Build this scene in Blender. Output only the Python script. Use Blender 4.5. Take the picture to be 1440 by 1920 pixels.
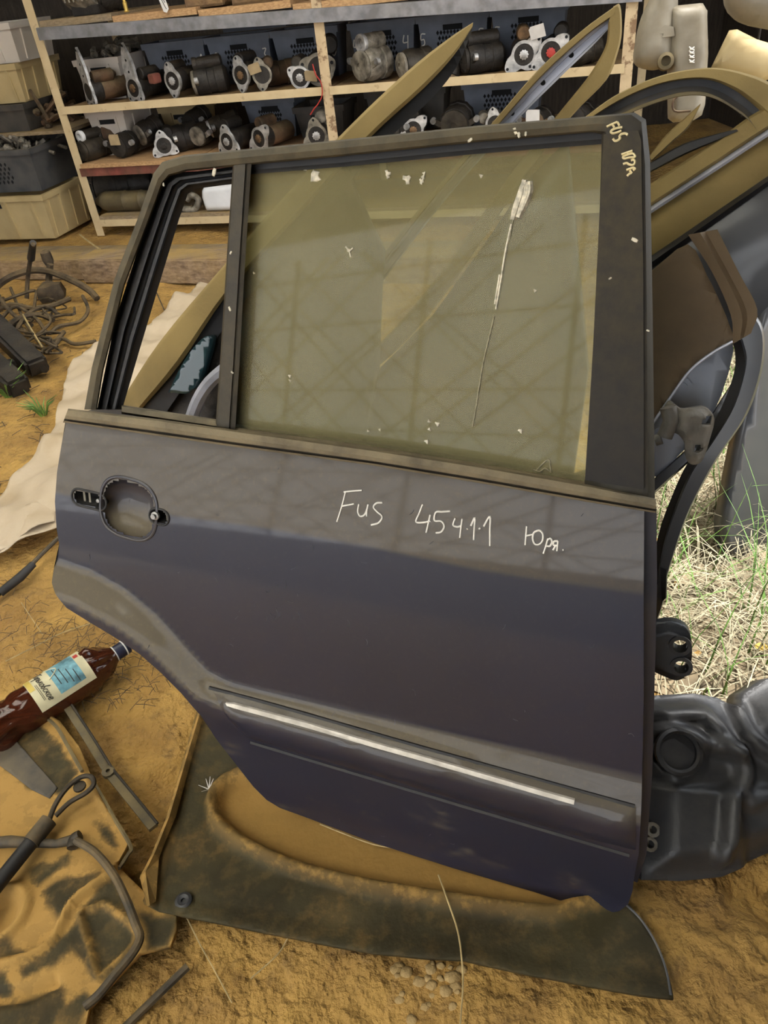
import bpy, bmesh, math, random
from math import radians, sin, cos, pi, sqrt
from mathutils import Vector, Matrix, noise

random.seed(7)
for o in list(bpy.data.objects):
    bpy.data.objects.remove(o, do_unlink=True)
SC = bpy.context.scene
COL = SC.collection

# ------------------------------------------------------------------ camera
F, H, PITCH, ROLL = 1400.0, 1.18, radians(36.5), radians(7.0)
FW = Vector((0, cos(PITCH), -sin(PITCH)))
R0, U0 = Vector((1, 0, 0)), Vector((0, sin(PITCH), cos(PITCH)))
RT = R0 * cos(ROLL) - U0 * sin(ROLL)
UP = U0 * cos(ROLL) + R0 * sin(ROLL)
CAM = Vector((0, 0, H))
cd = bpy.data.cameras.new('camera')
cam = bpy.data.objects.new('camera', cd)
COL.objects.link(cam)
cd.sensor_fit = 'HORIZONTAL'
cd.sensor_width = 36.0
cd.lens = 36.0 * F / 1440.0
cd.clip_start = 0.02
cam.matrix_world = Matrix(((RT.x, UP.x, -FW.x, 0), (RT.y, UP.y, -FW.y, 0), (RT.z, UP.z, -FW.z, H), (0, 0, 0, 1)))
SC.camera = cam

# ------------------------------------------------------------------ light: overcast sky, let in by the added frosted roof bays and the open side
w = bpy.data.worlds.new('sky')
SC.world = w
w.use_nodes = True
nt = w.node_tree
bg = nt.nodes['Background']
tc = nt.nodes.new('ShaderNodeTexCoord')
sep = nt.nodes.new('ShaderNodeSeparateXYZ')
rmp = nt.nodes.new('ShaderNodeValToRGB')
nt.links.new(tc.outputs['Generated'], sep.inputs[0])
nt.links.new(sep.outputs['Z'], rmp.inputs[0])
rmp.color_ramp.elements[0].position = 0.0
rmp.color_ramp.elements[0].color = (0.97, 0.98, 1.0, 1)
rmp.color_ramp.elements[1].position = 0.9
rmp.color_ramp.elements[1].color = (0.86, 0.93, 1.0, 1)
nt.links.new(rmp.outputs[0], bg.inputs['Color'])
bg.inputs['Strength'].default_value = 2.4
SC.view_settings.view_transform = 'Standard'
SC.view_settings.look = 'None'
SC.view_settings.exposure = 0.9
SC.view_settings.gamma = 1.0
SC.view_settings.use_curve_mapping = False


def area(name, loc, target, sx, sy, power, col):
    l = bpy.data.lights.new(name, 'AREA')
    l.shape = 'RECTANGLE'
    l.size, l.size_y, l.energy, l.color = sx, sy, power, col
    o = bpy.data.objects.new(name, l)
    COL.objects.link(o)
    o.location = loc
    o.rotation_euler = (Vector(target) - Vector(loc)).to_track_quat('-Z', 'Y').to_euler()
    return o


sun = bpy.data.lights.new('sun', 'SUN')
sun.energy, sun.angle, sun.color = 4.5, radians(4), (1.0, 0.97, 0.93)
so = bpy.data.objects.new('sun', sun)
COL.objects.link(so)
so.rotation_euler = Vector((-0.26, -0.05, -0.97)).to_track_quat('-Z', 'Y').to_euler()

# ------------------------------------------------------------------ helpers: pixels to places


def ray(px, py):
    return FW + RT * ((px - 720) / F) - UP * ((py - 960) / F)


def onz(px, py, z=0.0):
    d = ray(px, py)
    return CAM + d * ((z - H) / d.z)


def dep(px, py, t):
    return CAM + ray(px, py) * t


class Frame:
    """A plane in the place: origin, two axes and a normal towards the viewer's side."""

    def __init__(s, o, ex, ey):
        s.o, s.ex = Vector(o), Vector(ex).normalized()
        ey = Vector(ey)
        s.ey = (ey - s.ex * ey.dot(s.ex)).normalized()
        s.n = s.ex.cross(s.ey)
        if s.n.dot(CAM - s.o) < 0:
            s.n = -s.n

    def pt(s, u, v, w=0.0):
        return s.o + s.ex * u + s.ey * v + s.n * w

    def uv(s, px, py, w=0.0):
        d = ray(px, py)
        P = s.o + s.n * w
        t = (P - CAM).dot(s.n) / d.dot(s.n)
        q = CAM + d * t - s.o
        return (q.dot(s.ex), q.dot(s.ey))

    def uvh(s, px, py, h):
        u, v = s.uv(px, py)
        w = h(u, v)
        for _ in range(14):
            u, v = s.uv(px, py, w)
            w = 0.6 * w + 0.4 * h(u, v)
        return s.uv(px, py, w)

    def uvs(s, pts, h=None):
        return [s.uv(*p) if h is None else s.uvh(p[0], p[1], h) for p in pts]

    def off(s, d):
        return Frame(s.o + s.n * d, s.ex, s.ey)


GROUND = Frame((0, 0, 0), (1, 0, 0), (0, 1, 0))


def GZ(z):
    return Frame((0, 0, z), (1, 0, 0), (0, 1, 0))


# ------------------------------------------------------------------ helpers: objects


def tag(o, label=None, cat=None, group=None, kind=None):
    if label:
        o['label'] = label
    if cat:
        o['category'] = cat
    if group:
        o['group'] = group
    if kind:
        o['kind'] = kind
    return o


def thing(name, label, cat, loc=(0, 0, 0), group=None):
    o = bpy.data.objects.new(name, None)
    o.empty_display_size = 0.05
    COL.objects.link(o)
    o.location = loc
    return tag(o, label, cat, group)


def wloc(o):
    v = Vector((0, 0, 0))
    while o:
        v += o.location
        o = o.parent
    return v


def ob(name, geo, mat, parent=None, smooth=False, dust=None, label=None, kind=None):
    """geo = (verts, faces) in place coordinates; made local to the parent."""
    V, FA = geo
    L = wloc(parent) if parent else Vector((0, 0, 0))
    me = bpy.data.meshes.new(name)
    me.from_pydata([Vector(v) - L for v in V], [], FA)
    me.materials.append(mat)
    if smooth:
        me.shade_smooth()
        if smooth != 'all':
            try:
                me.set_sharp_from_angle(angle=radians(38))
            except Exception:
                pass
    if dust is not None:
        a = me.attributes.new('dust', 'FLOAT', 'POINT')
        a.data.foreach_set('value', dust)
    me.update()
    o = bpy.data.objects.new(name, me)
    COL.objects.link(o)
    o.parent = parent
    if label:
        o['label'] = label
    if kind:
        o['kind'] = kind
    return o


def solo(name, geo, mat, label, cat, group=None, smooth=False, dust=None, base=None):
    """A thing that is one mesh; its origin goes to its base."""
    V, FA = geo
    if base is None:
        n = len(V)
        base = Vector((sum(v[0] for v in V) / n, sum(v[1] for v in V) / n, min(v[2] for v in V)))
    o = ob(name, ([Vector(v) - Vector(base) for v in V], FA), mat, None, smooth, dust)
    o.location = base
    return tag(o, label, cat, group)


# ------------------------------------------------------------------ helpers: shapes, each returns (verts, faces)


def join(*gs):
    V, FA = [], []
    for g in gs:
        n = len(V)
        V += [Vector(v) for v in g[0]]
        FA += [[i + n for i in f] for f in g[1]]
    return V, FA


def xf(g, m):
    return [m @ Vector(v) for v in g[0]], g[1]


def bevelled(g, r, seg=2):
    bm = bmesh.new()
    vs = [bm.verts.new(v) for v in g[0]]
    for f in g[1]:
        try:
            bm.faces.new([vs[i] for i in f])
        except ValueError:
            pass
    bmesh.ops.recalc_face_normals(bm, faces=bm.faces)
    ed = [e for e in bm.edges if len(e.link_faces) == 2 and e.calc_face_angle(0) > 0.5]
    bmesh.ops.bevel(bm, geom=ed, offset=r, segments=seg, affect='EDGES', clamp_overlap=True)
    bm.verts.index_update()
    out = ([v.co.copy() for v in bm.verts], [[v.index for v in f.verts] for f in bm.faces])
    bm.free()
    return out


def box(c, ex, ey, ez, sx, sy, sz, bev=0.0):
    """box centred at c, axes ex ey ez, full sizes."""
    c, ex, ey, ez = Vector(c), Vector(ex), Vector(ey), Vector(ez)
    V = []
    for k in (-1, 1):
        for a, b in ((-1, -1), (1, -1), (1, 1), (-1, 1)):
            V.append(c + ex * (a * sx / 2) + ey * (b * sy / 2) + ez * (k * sz / 2))
    g = (V, [[3, 2, 1, 0], [4, 5, 6, 7], [0, 1, 5, 4], [1, 2, 6, 5], [2, 3, 7, 6], [3, 0, 4, 7]])
    return bevelled(g, bev) if bev else g


X3, Y3, Z3 = Vector((1, 0, 0)), Vector((0, 1, 0)), Vector((0, 0, 1))


def abox(x0, x1, y0, y1, z0, z1, bev=0.0):
    return box(((x0 + x1) / 2, (y0 + y1) / 2, (z0 + z1) / 2), X3, Y3, Z3, abs(x1 - x0), abs(y1 - y0), abs(z1 - z0), bev)


def beam(p0, p1, wd, ht, side=None, bev=0.0):
    """bar from p0 to p1; side = direction of its width."""
    p0, p1 = Vector(p0), Vector(p1)
    ax = (p1 - p0).normalized()
    s = Vector(side) if side is not None else (ax.cross(Z3) if abs(ax.z) < 0.95 else X3)
    s = (s - ax * s.dot(ax)).normalized()
    t = ax.cross(s)
    return box((p0 + p1) / 2, ax, s, t, (p1 - p0).length, wd, ht, bev)


def spline(pts, k=6):
    """Catmull-Rom through 3-D or 2-D points."""
    P = [Vector(p) for p in pts]
    if len(P) < 3:
        return P
    out = []
    Q = [P[0] * 2 - P[1]] + P + [P[-1] * 2 - P[-2]]
    for i in range(1, len(Q) - 2):
        a, b, c, d = Q[i - 1], Q[i], Q[i + 1], Q[i + 2]
        for j in range(k):
            t = j / k
            out.append(0.5 * (2 * b + (c - a) * t + (2 * a - 5 * b + 4 * c - d) * t * t + (3 * b - a - 3 * c + d) * t ** 3))
    out.append(P[-1])
    return out


def tube(pts, r, n=8, flat=None):
    """round bar along pts; r number or list."""
    P = [Vector(p) for p in pts]
    R = r if isinstance(r, (list, tuple)) else [r] * len(P)
    V, FA = [], []
    side = None
    for i, p in enumerate(P):
        t = (P[min(i + 1, len(P) - 1)] - P[max(i - 1, 0)])
        t = t.normalized() if t.length > 1e-9 else Z3
        if side is None:
            side = t.cross(Z3 if abs(t.z) < 0.9 else X3).normalized()
        else:
            side = side - t * side.dot(t)
            side = side.normalized() if side.length > 1e-6 else t.orthogonal().normalized()
        b = t.cross(side)
        for k in range(n):
            a = 2 * pi * k / n
            V.append(p + (side * cos(a) + b * sin(a)) * R[i])
    for i in range(len(P) - 1):
        for k in range(n):
            FA.append([i * n + k, i * n + (k + 1) % n, (i + 1) * n + (k + 1) % n, (i + 1) * n + k])
    FA.append(list(range(n))[::-1])
    FA.append(list(range((len(P) - 1) * n, len(P) * n)))
    return V, FA


def lathe(prof, c=(0, 0, 0), ax=Z3, n=20, wob=None):
    """prof = [(radius, height)]; wob(angle, height) -> radius factor."""
    c, ax = Vector(c), Vector(ax).normalized()
    s = ax.cross(Z3 if abs(ax.z) < 0.9 else X3).normalized()
    b = ax.cross(s)
    V, FA = [], []
    for r, h in prof:
        for k in range(n):
            a = 2 * pi * k / n
            q = r * (wob(a, h) if wob else 1)
            V.append(c + ax * h + (s * cos(a) + b * sin(a)) * q)
    for i in range(len(prof) - 1):
        for k in range(n):
            FA.append([i * n + k, i * n + (k + 1) % n, (i + 1) * n + (k + 1) % n, (i + 1) * n + k])
    if prof[0][0] > 1e-5:
        FA.append(list(range(n))[::-1])
    if prof[-1][0] > 1e-5:
        FA.append(list(range((len(prof) - 1) * n, len(prof) * n)))
    return V, FA


def loft(rows, closed=False):
    """rows of points with equal counts -> quad strips."""
    n = len(rows[0])
    V = [Vector(p) for r in rows for p in r]
    FA = []
    for i in range(len(rows) - 1):
        for k in range(n if closed else n - 1):
            k2 = (k + 1) % n
            FA.append([i * n + k, i * n + k2, (i + 1) * n + k2, (i + 1) * n + k])
    return V, FA


def ringplate(outer, inner, c, ex, ey, nrm, th):
    """plate with a hole: outer and inner lists of 2-D points of equal count, from face w=0 back to -th."""
    c = Vector(c)
    f = lambda p, w: c + ex * p[0] + ey * p[1] + nrm * w
    return loft([[f(p, 0) for p in outer], [f(p, 0) for p in inner], [f(p, -th) for p in inner], [f(p, -th) for p in outer], [f(p, 0) for p in outer]], True)


def prism(poly, fr, w0, w1):
    """2-D polygon on a frame, extruded between two offsets."""
    n = len(poly)
    V = [fr.pt(p[0], p[1], w1) for p in poly] + [fr.pt(p[0], p[1], w0) for p in poly]
    bm = bmesh.new()
    vs = [bm.verts.new(v) for v in V]
    bm.faces.new(vs[:n])
    bm.faces.new(vs[n:][::-1])
    for i in range(n):
        j = (i + 1) % n
        bm.faces.new((vs[i], vs[n + i], vs[n + j], vs[j]))
    bmesh.ops.triangulate(bm, faces=[f for f in bm.faces if len(f.verts) > 4])
    bmesh.ops.recalc_face_normals(bm, faces=bm.faces)
    bm.verts.index_update()
    out = ([v.co.copy() for v in bm.verts], [[v.index for v in f.verts] for f in bm.faces])
    bm.free()
    return out


def inpoly(x, y, P):
    c = False
    j = len(P) - 1
    for i in range(len(P)):
        if (P[i][1] > y) != (P[j][1] > y) and x < (P[j][0] - P[i][0]) * (y - P[i][1]) / (P[j][1] - P[i][1]) + P[i][0]:
            c = not c
        j = i
    return c


def pdist(x, y, P, closed=False):
    """distance from a point to a polyline, signed side of the nearest piece in second place."""
    best, sgn = 1e9, 1
    n = len(P)
    for i in range(n if closed else n - 1):
        ax, ay = P[i][0], P[i][1]
        bx, by = P[(i + 1) % n][0], P[(i + 1) % n][1]
        dx, dy = bx - ax, by - ay
        L = dx * dx + dy * dy
        t = max(0, min(1, ((x - ax) * dx + (y - ay) * dy) / L)) if L > 0 else 0
        qx, qy = x - ax - t * dx, y - ay - t * dy
        d = qx * qx + qy * qy
        if d < best:
            best = d
            sgn = 1 if dx * (y - ay) - dy * (x - ax) > 0 else -1
    return sqrt(best), sgn


def sstep(a, b, x):
    t = max(0.0, min(1.0, (x - a) / (b - a)))
    return t * t * (3 - 2 * t)


def panel(poly, fr, res, hfun=None, th=0.0, holes=(), extra=(), dfun=None):
    """Sheet over a 2-D outline, cut into a grid and pressed by hfun(u, v); th = sheet depth behind it.
    returns (geo, dust list)"""
    bm = bmesh.new()
    vs = [bm.verts.new((p[0], p[1], 0)) for p in poly]
    bm.faces.new(vs)
    bmesh.ops.triangulate(bm, faces=list(bm.faces))
    us, vv = [p[0] for p in poly], [p[1] for p in poly]

    def cuts(lo, hi, axis):
        L = []
        k = lo + res * 0.5
        while k < hi:
            L.append(k)
            k += res
        for e in extra:
            a, b, st = (e[0], e[1], e[4]) if axis == 0 else (e[2], e[3], e[4])
            k = a
            while k <= b:
                L.append(k)
                k += st
        return L
    for axis, (lo, hi) in enumerate(((min(us), max(us)), (min(vv), max(vv)))):
        for k in cuts(lo, hi, axis):
            co = (k, 0, 0) if axis == 0 else (0, k, 0)
            no = (1, 0, 0) if axis == 0 else (0, 1, 0)
            bmesh.ops.bisect_plane(bm, geom=list(bm.verts) + list(bm.edges) + list(bm.faces), plane_co=co, plane_no=no, dist=1e-6)
    bmesh.ops.dissolve_limit(bm, angle_limit=0.0001, verts=[], edges=[]) if False else None
    if holes:
        kill = [f for f in bm.faces if any(inpoly(f.calc_center_median().x, f.calc_center_median().y, h) for h in holes)]
        bmesh.ops.delete(bm, geom=kill, context='FACES')
    bmesh.ops.recalc_face_normals(bm, faces=bm.faces)
    if bm.faces and sum(f.normal.z for f in bm.faces) < 0:
        bmesh.ops.reverse_faces(bm, faces=bm.faces)
    flip = fr.ex.cross(fr.ey).dot(fr.n) < 0
    bm.verts.index_update()
    n = len(bm.verts)
    base = [(v.co.x, v.co.y) for v in bm.verts]
    V = [fr.pt(u, v, hfun(u, v) if hfun else 0) for u, v in base]
    FA = [[v.index for v in f.verts] for f in bm.faces]
    if flip:
        FA = [f[::-1] for f in FA]
    D = [dfun(u, v) if dfun else 0.0 for u, v in base]
    if th:
        bd = [e for e in bm.edges if len(e.link_faces) == 1]
        V = V + [p - fr.n * th for p in V]
        D = D + D
        FB = [[i + n for i in f[::-1]] for f in FA]
        W = []
        for e in bd:
            a, b = e.verts[0].index, e.verts[1].index
            f = e.link_faces[0]
            idx = [v.index for v in f.verts]
            i = idx.index(a)
            fwd = idx[(i + 1) % len(idx)] == b
            if fwd != flip:
                W.append([b, a, a + n, b + n])
            else:
                W.append([a, b, b + n, a + n])
        FA = FA + FB + W
    bm.free()
    return (V, FA), D


def strokes(fr, lines, h, r, lift=0.0008, px=True, n=5, k=5):
    """hand-drawn strokes lying on a pressed sheet."""
    gs = []
    for L in lines:
        P = spline([(a, b, 0) for a, b in L], k) if len(L) > 2 else [Vector((L[0][0], L[0][1], 0)).lerp(Vector((L[-1][0], L[-1][1], 0)), t / 4) for t in range(5)]
        Q = []
        for p in P:
            u, v = fr.uvh(p.x, p.y, h) if px else (p.x, p.y)
            Q.append(fr.pt(u, v, h(u, v) + lift))
        gs.append(tube(Q, r, n))
    return join(*gs)


def fbm(x, y, z=0.0, o=4):
    return noise.fractal(Vector((x, y, z)), 1.0, 2.0, o)
# ------------------------------------------------------------------ materials (all procedural)
SAND = (0.54, 0.32, 0.082)
DUSTC = (0.30, 0.235, 0.125)
MATS = {}


def mat(name, col, rough=0.6, metal=0.0, var=0.25, scale=12.0, col2=None, bump=0.0, bscale=60.0, dust=0.0, dustc=DUSTC, dscale=6.0, attr=False, coat=0.0, spec=0.5, coat_rough=0.1, dthr=(0.35, 0.65), amix=0.55, bdist=0.01):
    if name in MATS:
        return MATS[name]
    m = bpy.data.materials.new(name)
    m.use_nodes = True
    t = m.node_tree
    N, L = t.nodes, t.links
    b = N['Principled BSDF']
    tc = N.new('ShaderNodeTexCoord')
    n1 = N.new('ShaderNodeTexNoise')
    n1.inputs['Scale'].default_value = scale
    n1.inputs['Detail'].default_value = 5
    L.new(tc.outputs['Object'], n1.inputs['Vector'])
    c2 = col2 if col2 else tuple(max(0, c * (1 - var * 1.6)) for c in col)
    cr = N.new('ShaderNodeValToRGB')
    cr.color_ramp.elements[0].position, cr.color_ramp.elements[1].position = 0.33, 0.67
    cr.color_ramp.elements[0].color = (*c2, 1)
    cr.color_ramp.elements[1].color = (*(col if col2 else tuple(min(1, c * (1 + var * 0.6)) for c in col)), 1)
    L.new(n1.outputs['Fac'], cr.inputs[0])
    out = cr.outputs[0]
    rough_in = None
    if dust > 0 or attr:
        n2 = N.new('ShaderNodeTexNoise')
        n2.inputs['Scale'].default_value = dscale
        n2.inputs['Detail'].default_value = 7
        n2.inputs['Roughness'].default_value = 0.65
        L.new(tc.outputs['Object'], n2.inputs['Vector'])
        mr = N.new('ShaderNodeMapRange')
        mr.inputs['From Min'].default_value, mr.inputs['From Max'].default_value = dthr
        L.new(n2.outputs['Fac'], mr.inputs['Value'])
        fac = mr.outputs[0]
        if attr:
            # dust = a * (0.65 + 0.5 * noise), a painted per vertex for settled sand and the door's painted reflection
            at = N.new('ShaderNodeAttribute')
            at.attribute_name = 'dust'
            ma = N.new('ShaderNodeMath')
            ma.operation = 'MULTIPLY_ADD'
            L.new(fac, ma.inputs[0])
            ma.inputs[1].default_value = amix
            ma.inputs[2].default_value = 1.05 - amix
            mb = N.new('ShaderNodeMath')
            mb.operation = 'MULTIPLY'
            L.new(ma.outputs[0], mb.inputs[0])
            L.new(at.outputs['Fac'], mb.inputs[1])
            fac = mb.outputs[0]
            if dust > 0:
                mc = N.new('ShaderNodeMath')
                mc.operation = 'MULTIPLY_ADD'
                L.new(mr.outputs[0], mc.inputs[0])
                mc.inputs[1].default_value = dust
                L.new(fac, mc.inputs[2])
                fac = mc.outputs[0]
        else:
            g = N.new('ShaderNodeNewGeometry')
            sz = N.new('ShaderNodeSeparateXYZ')
            L.new(g.outputs['Normal'], sz.inputs[0])
            up = N.new('ShaderNodeMapRange')
            up.inputs['From Min'].default_value, up.inputs['From Max'].default_value = -0.1, 0.7
            up.inputs['To Min'].default_value = 0.25
            L.new(sz.outputs['Z'], up.inputs['Value'])
            ma = N.new('ShaderNodeMath')
            ma.operation = 'MULTIPLY'
            L.new(fac, ma.inputs[0])
            L.new(up.outputs[0], ma.inputs[1])
            mb = N.new('ShaderNodeMath')
            mb.operation = 'MULTIPLY'
            mb.inputs[1].default_value = dust
            L.new(ma.outputs[0], mb.inputs[0])
            fac = mb.outputs[0]
        cl = N.new('ShaderNodeClamp')
        L.new(fac, cl.inputs[0])
        fac = cl.outputs[0]
        mx = N.new('ShaderNodeMix')
        mx.data_type = 'RGBA'
        L.new(fac, mx.inputs[0])
        L.new(out, mx.inputs[6])
        mx.inputs[7].default_value = (*dustc, 1)
        out = mx.outputs[2]
        rr = N.new('ShaderNodeMix')
        rr.data_type = 'FLOAT'
        L.new(fac, rr.inputs[0])
        rr.inputs[2].default_value = rough
        rr.inputs[3].default_value = 0.9
        L.new(rr.outputs[0], b.inputs['Roughness'])
        rough_in = True
        if coat:
            cc = N.new('ShaderNodeMix')
            cc.data_type = 'FLOAT'
            L.new(fac, cc.inputs[0])
            cc.inputs[2].default_value = coat
            cc.inputs[3].default_value = coat * 0.35
            L.new(cc.outputs[0], b.inputs['Coat Weight'])
        if metal:
            cc = N.new('ShaderNodeMix')
            cc.data_type = 'FLOAT'
            L.new(fac, cc.inputs[0])
            cc.inputs[2].default_value = metal
            cc.inputs[3].default_value = 0
            L.new(cc.outputs[0], b.inputs['Metallic'])
    L.new(out, b.inputs['Base Color'])
    if not rough_in:
        b.inputs['Roughness'].default_value = rough
        b.inputs['Coat Weight'].default_value = coat
    if not (metal and rough_in):
        b.inputs['Metallic'].default_value = metal
    b.inputs['Coat Roughness'].default_value = coat_rough
    b.inputs['Specular IOR Level'].default_value = spec
    if bump:
        n3 = N.new('ShaderNodeTexNoise')
        n3.inputs['Scale'].default_value = bscale
        n3.inputs['Detail'].default_value = 8
        L.new(tc.outputs['Object'], n3.inputs['Vector'])
        bp = N.new('ShaderNodeBump')
        bp.inputs['Strength'].default_value = bump
        bp.inputs['Distance'].default_value = bdist
        L.new(n3.outputs['Fac'], bp.inputs['Height'])
        L.new(bp.outputs[0], b.inputs['Normal'])
    MATS[name] = m
    return m


def wood(name, c1, c2, axis='X', scale=3.0, rough=0.8, dust=0.0):
    if name in MATS:
        return MATS[name]
    m = mat(name, c1, rough, 0, 0.2, 10, c2, 0.4, 80, dust, (0.40, 0.26, 0.085))
    t = m.node_tree
    wv = t.nodes.new('ShaderNodeTexNoise')
    mp = t.nodes.new('ShaderNodeMapping')
    tc = t.nodes.new('ShaderNodeTexCoord')
    s = {'X': (0.12, 1, 1), 'Y': (1, 0.12, 1), 'Z': (1, 1, 0.12)}[axis]
    mp.inputs['Scale'].default_value = tuple(k * scale * 12 for k in s)
    t.links.new(tc.outputs['Object'], mp.inputs[0])
    t.links.new(mp.outputs[0], wv.inputs['Vector'])
    wv.inputs['Detail'].default_value = 6
    cr = [n for n in t.nodes if n.type == 'VALTORGB'][0]
    t.links.new(wv.outputs['Fac'], cr.inputs[0])
    return m


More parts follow.
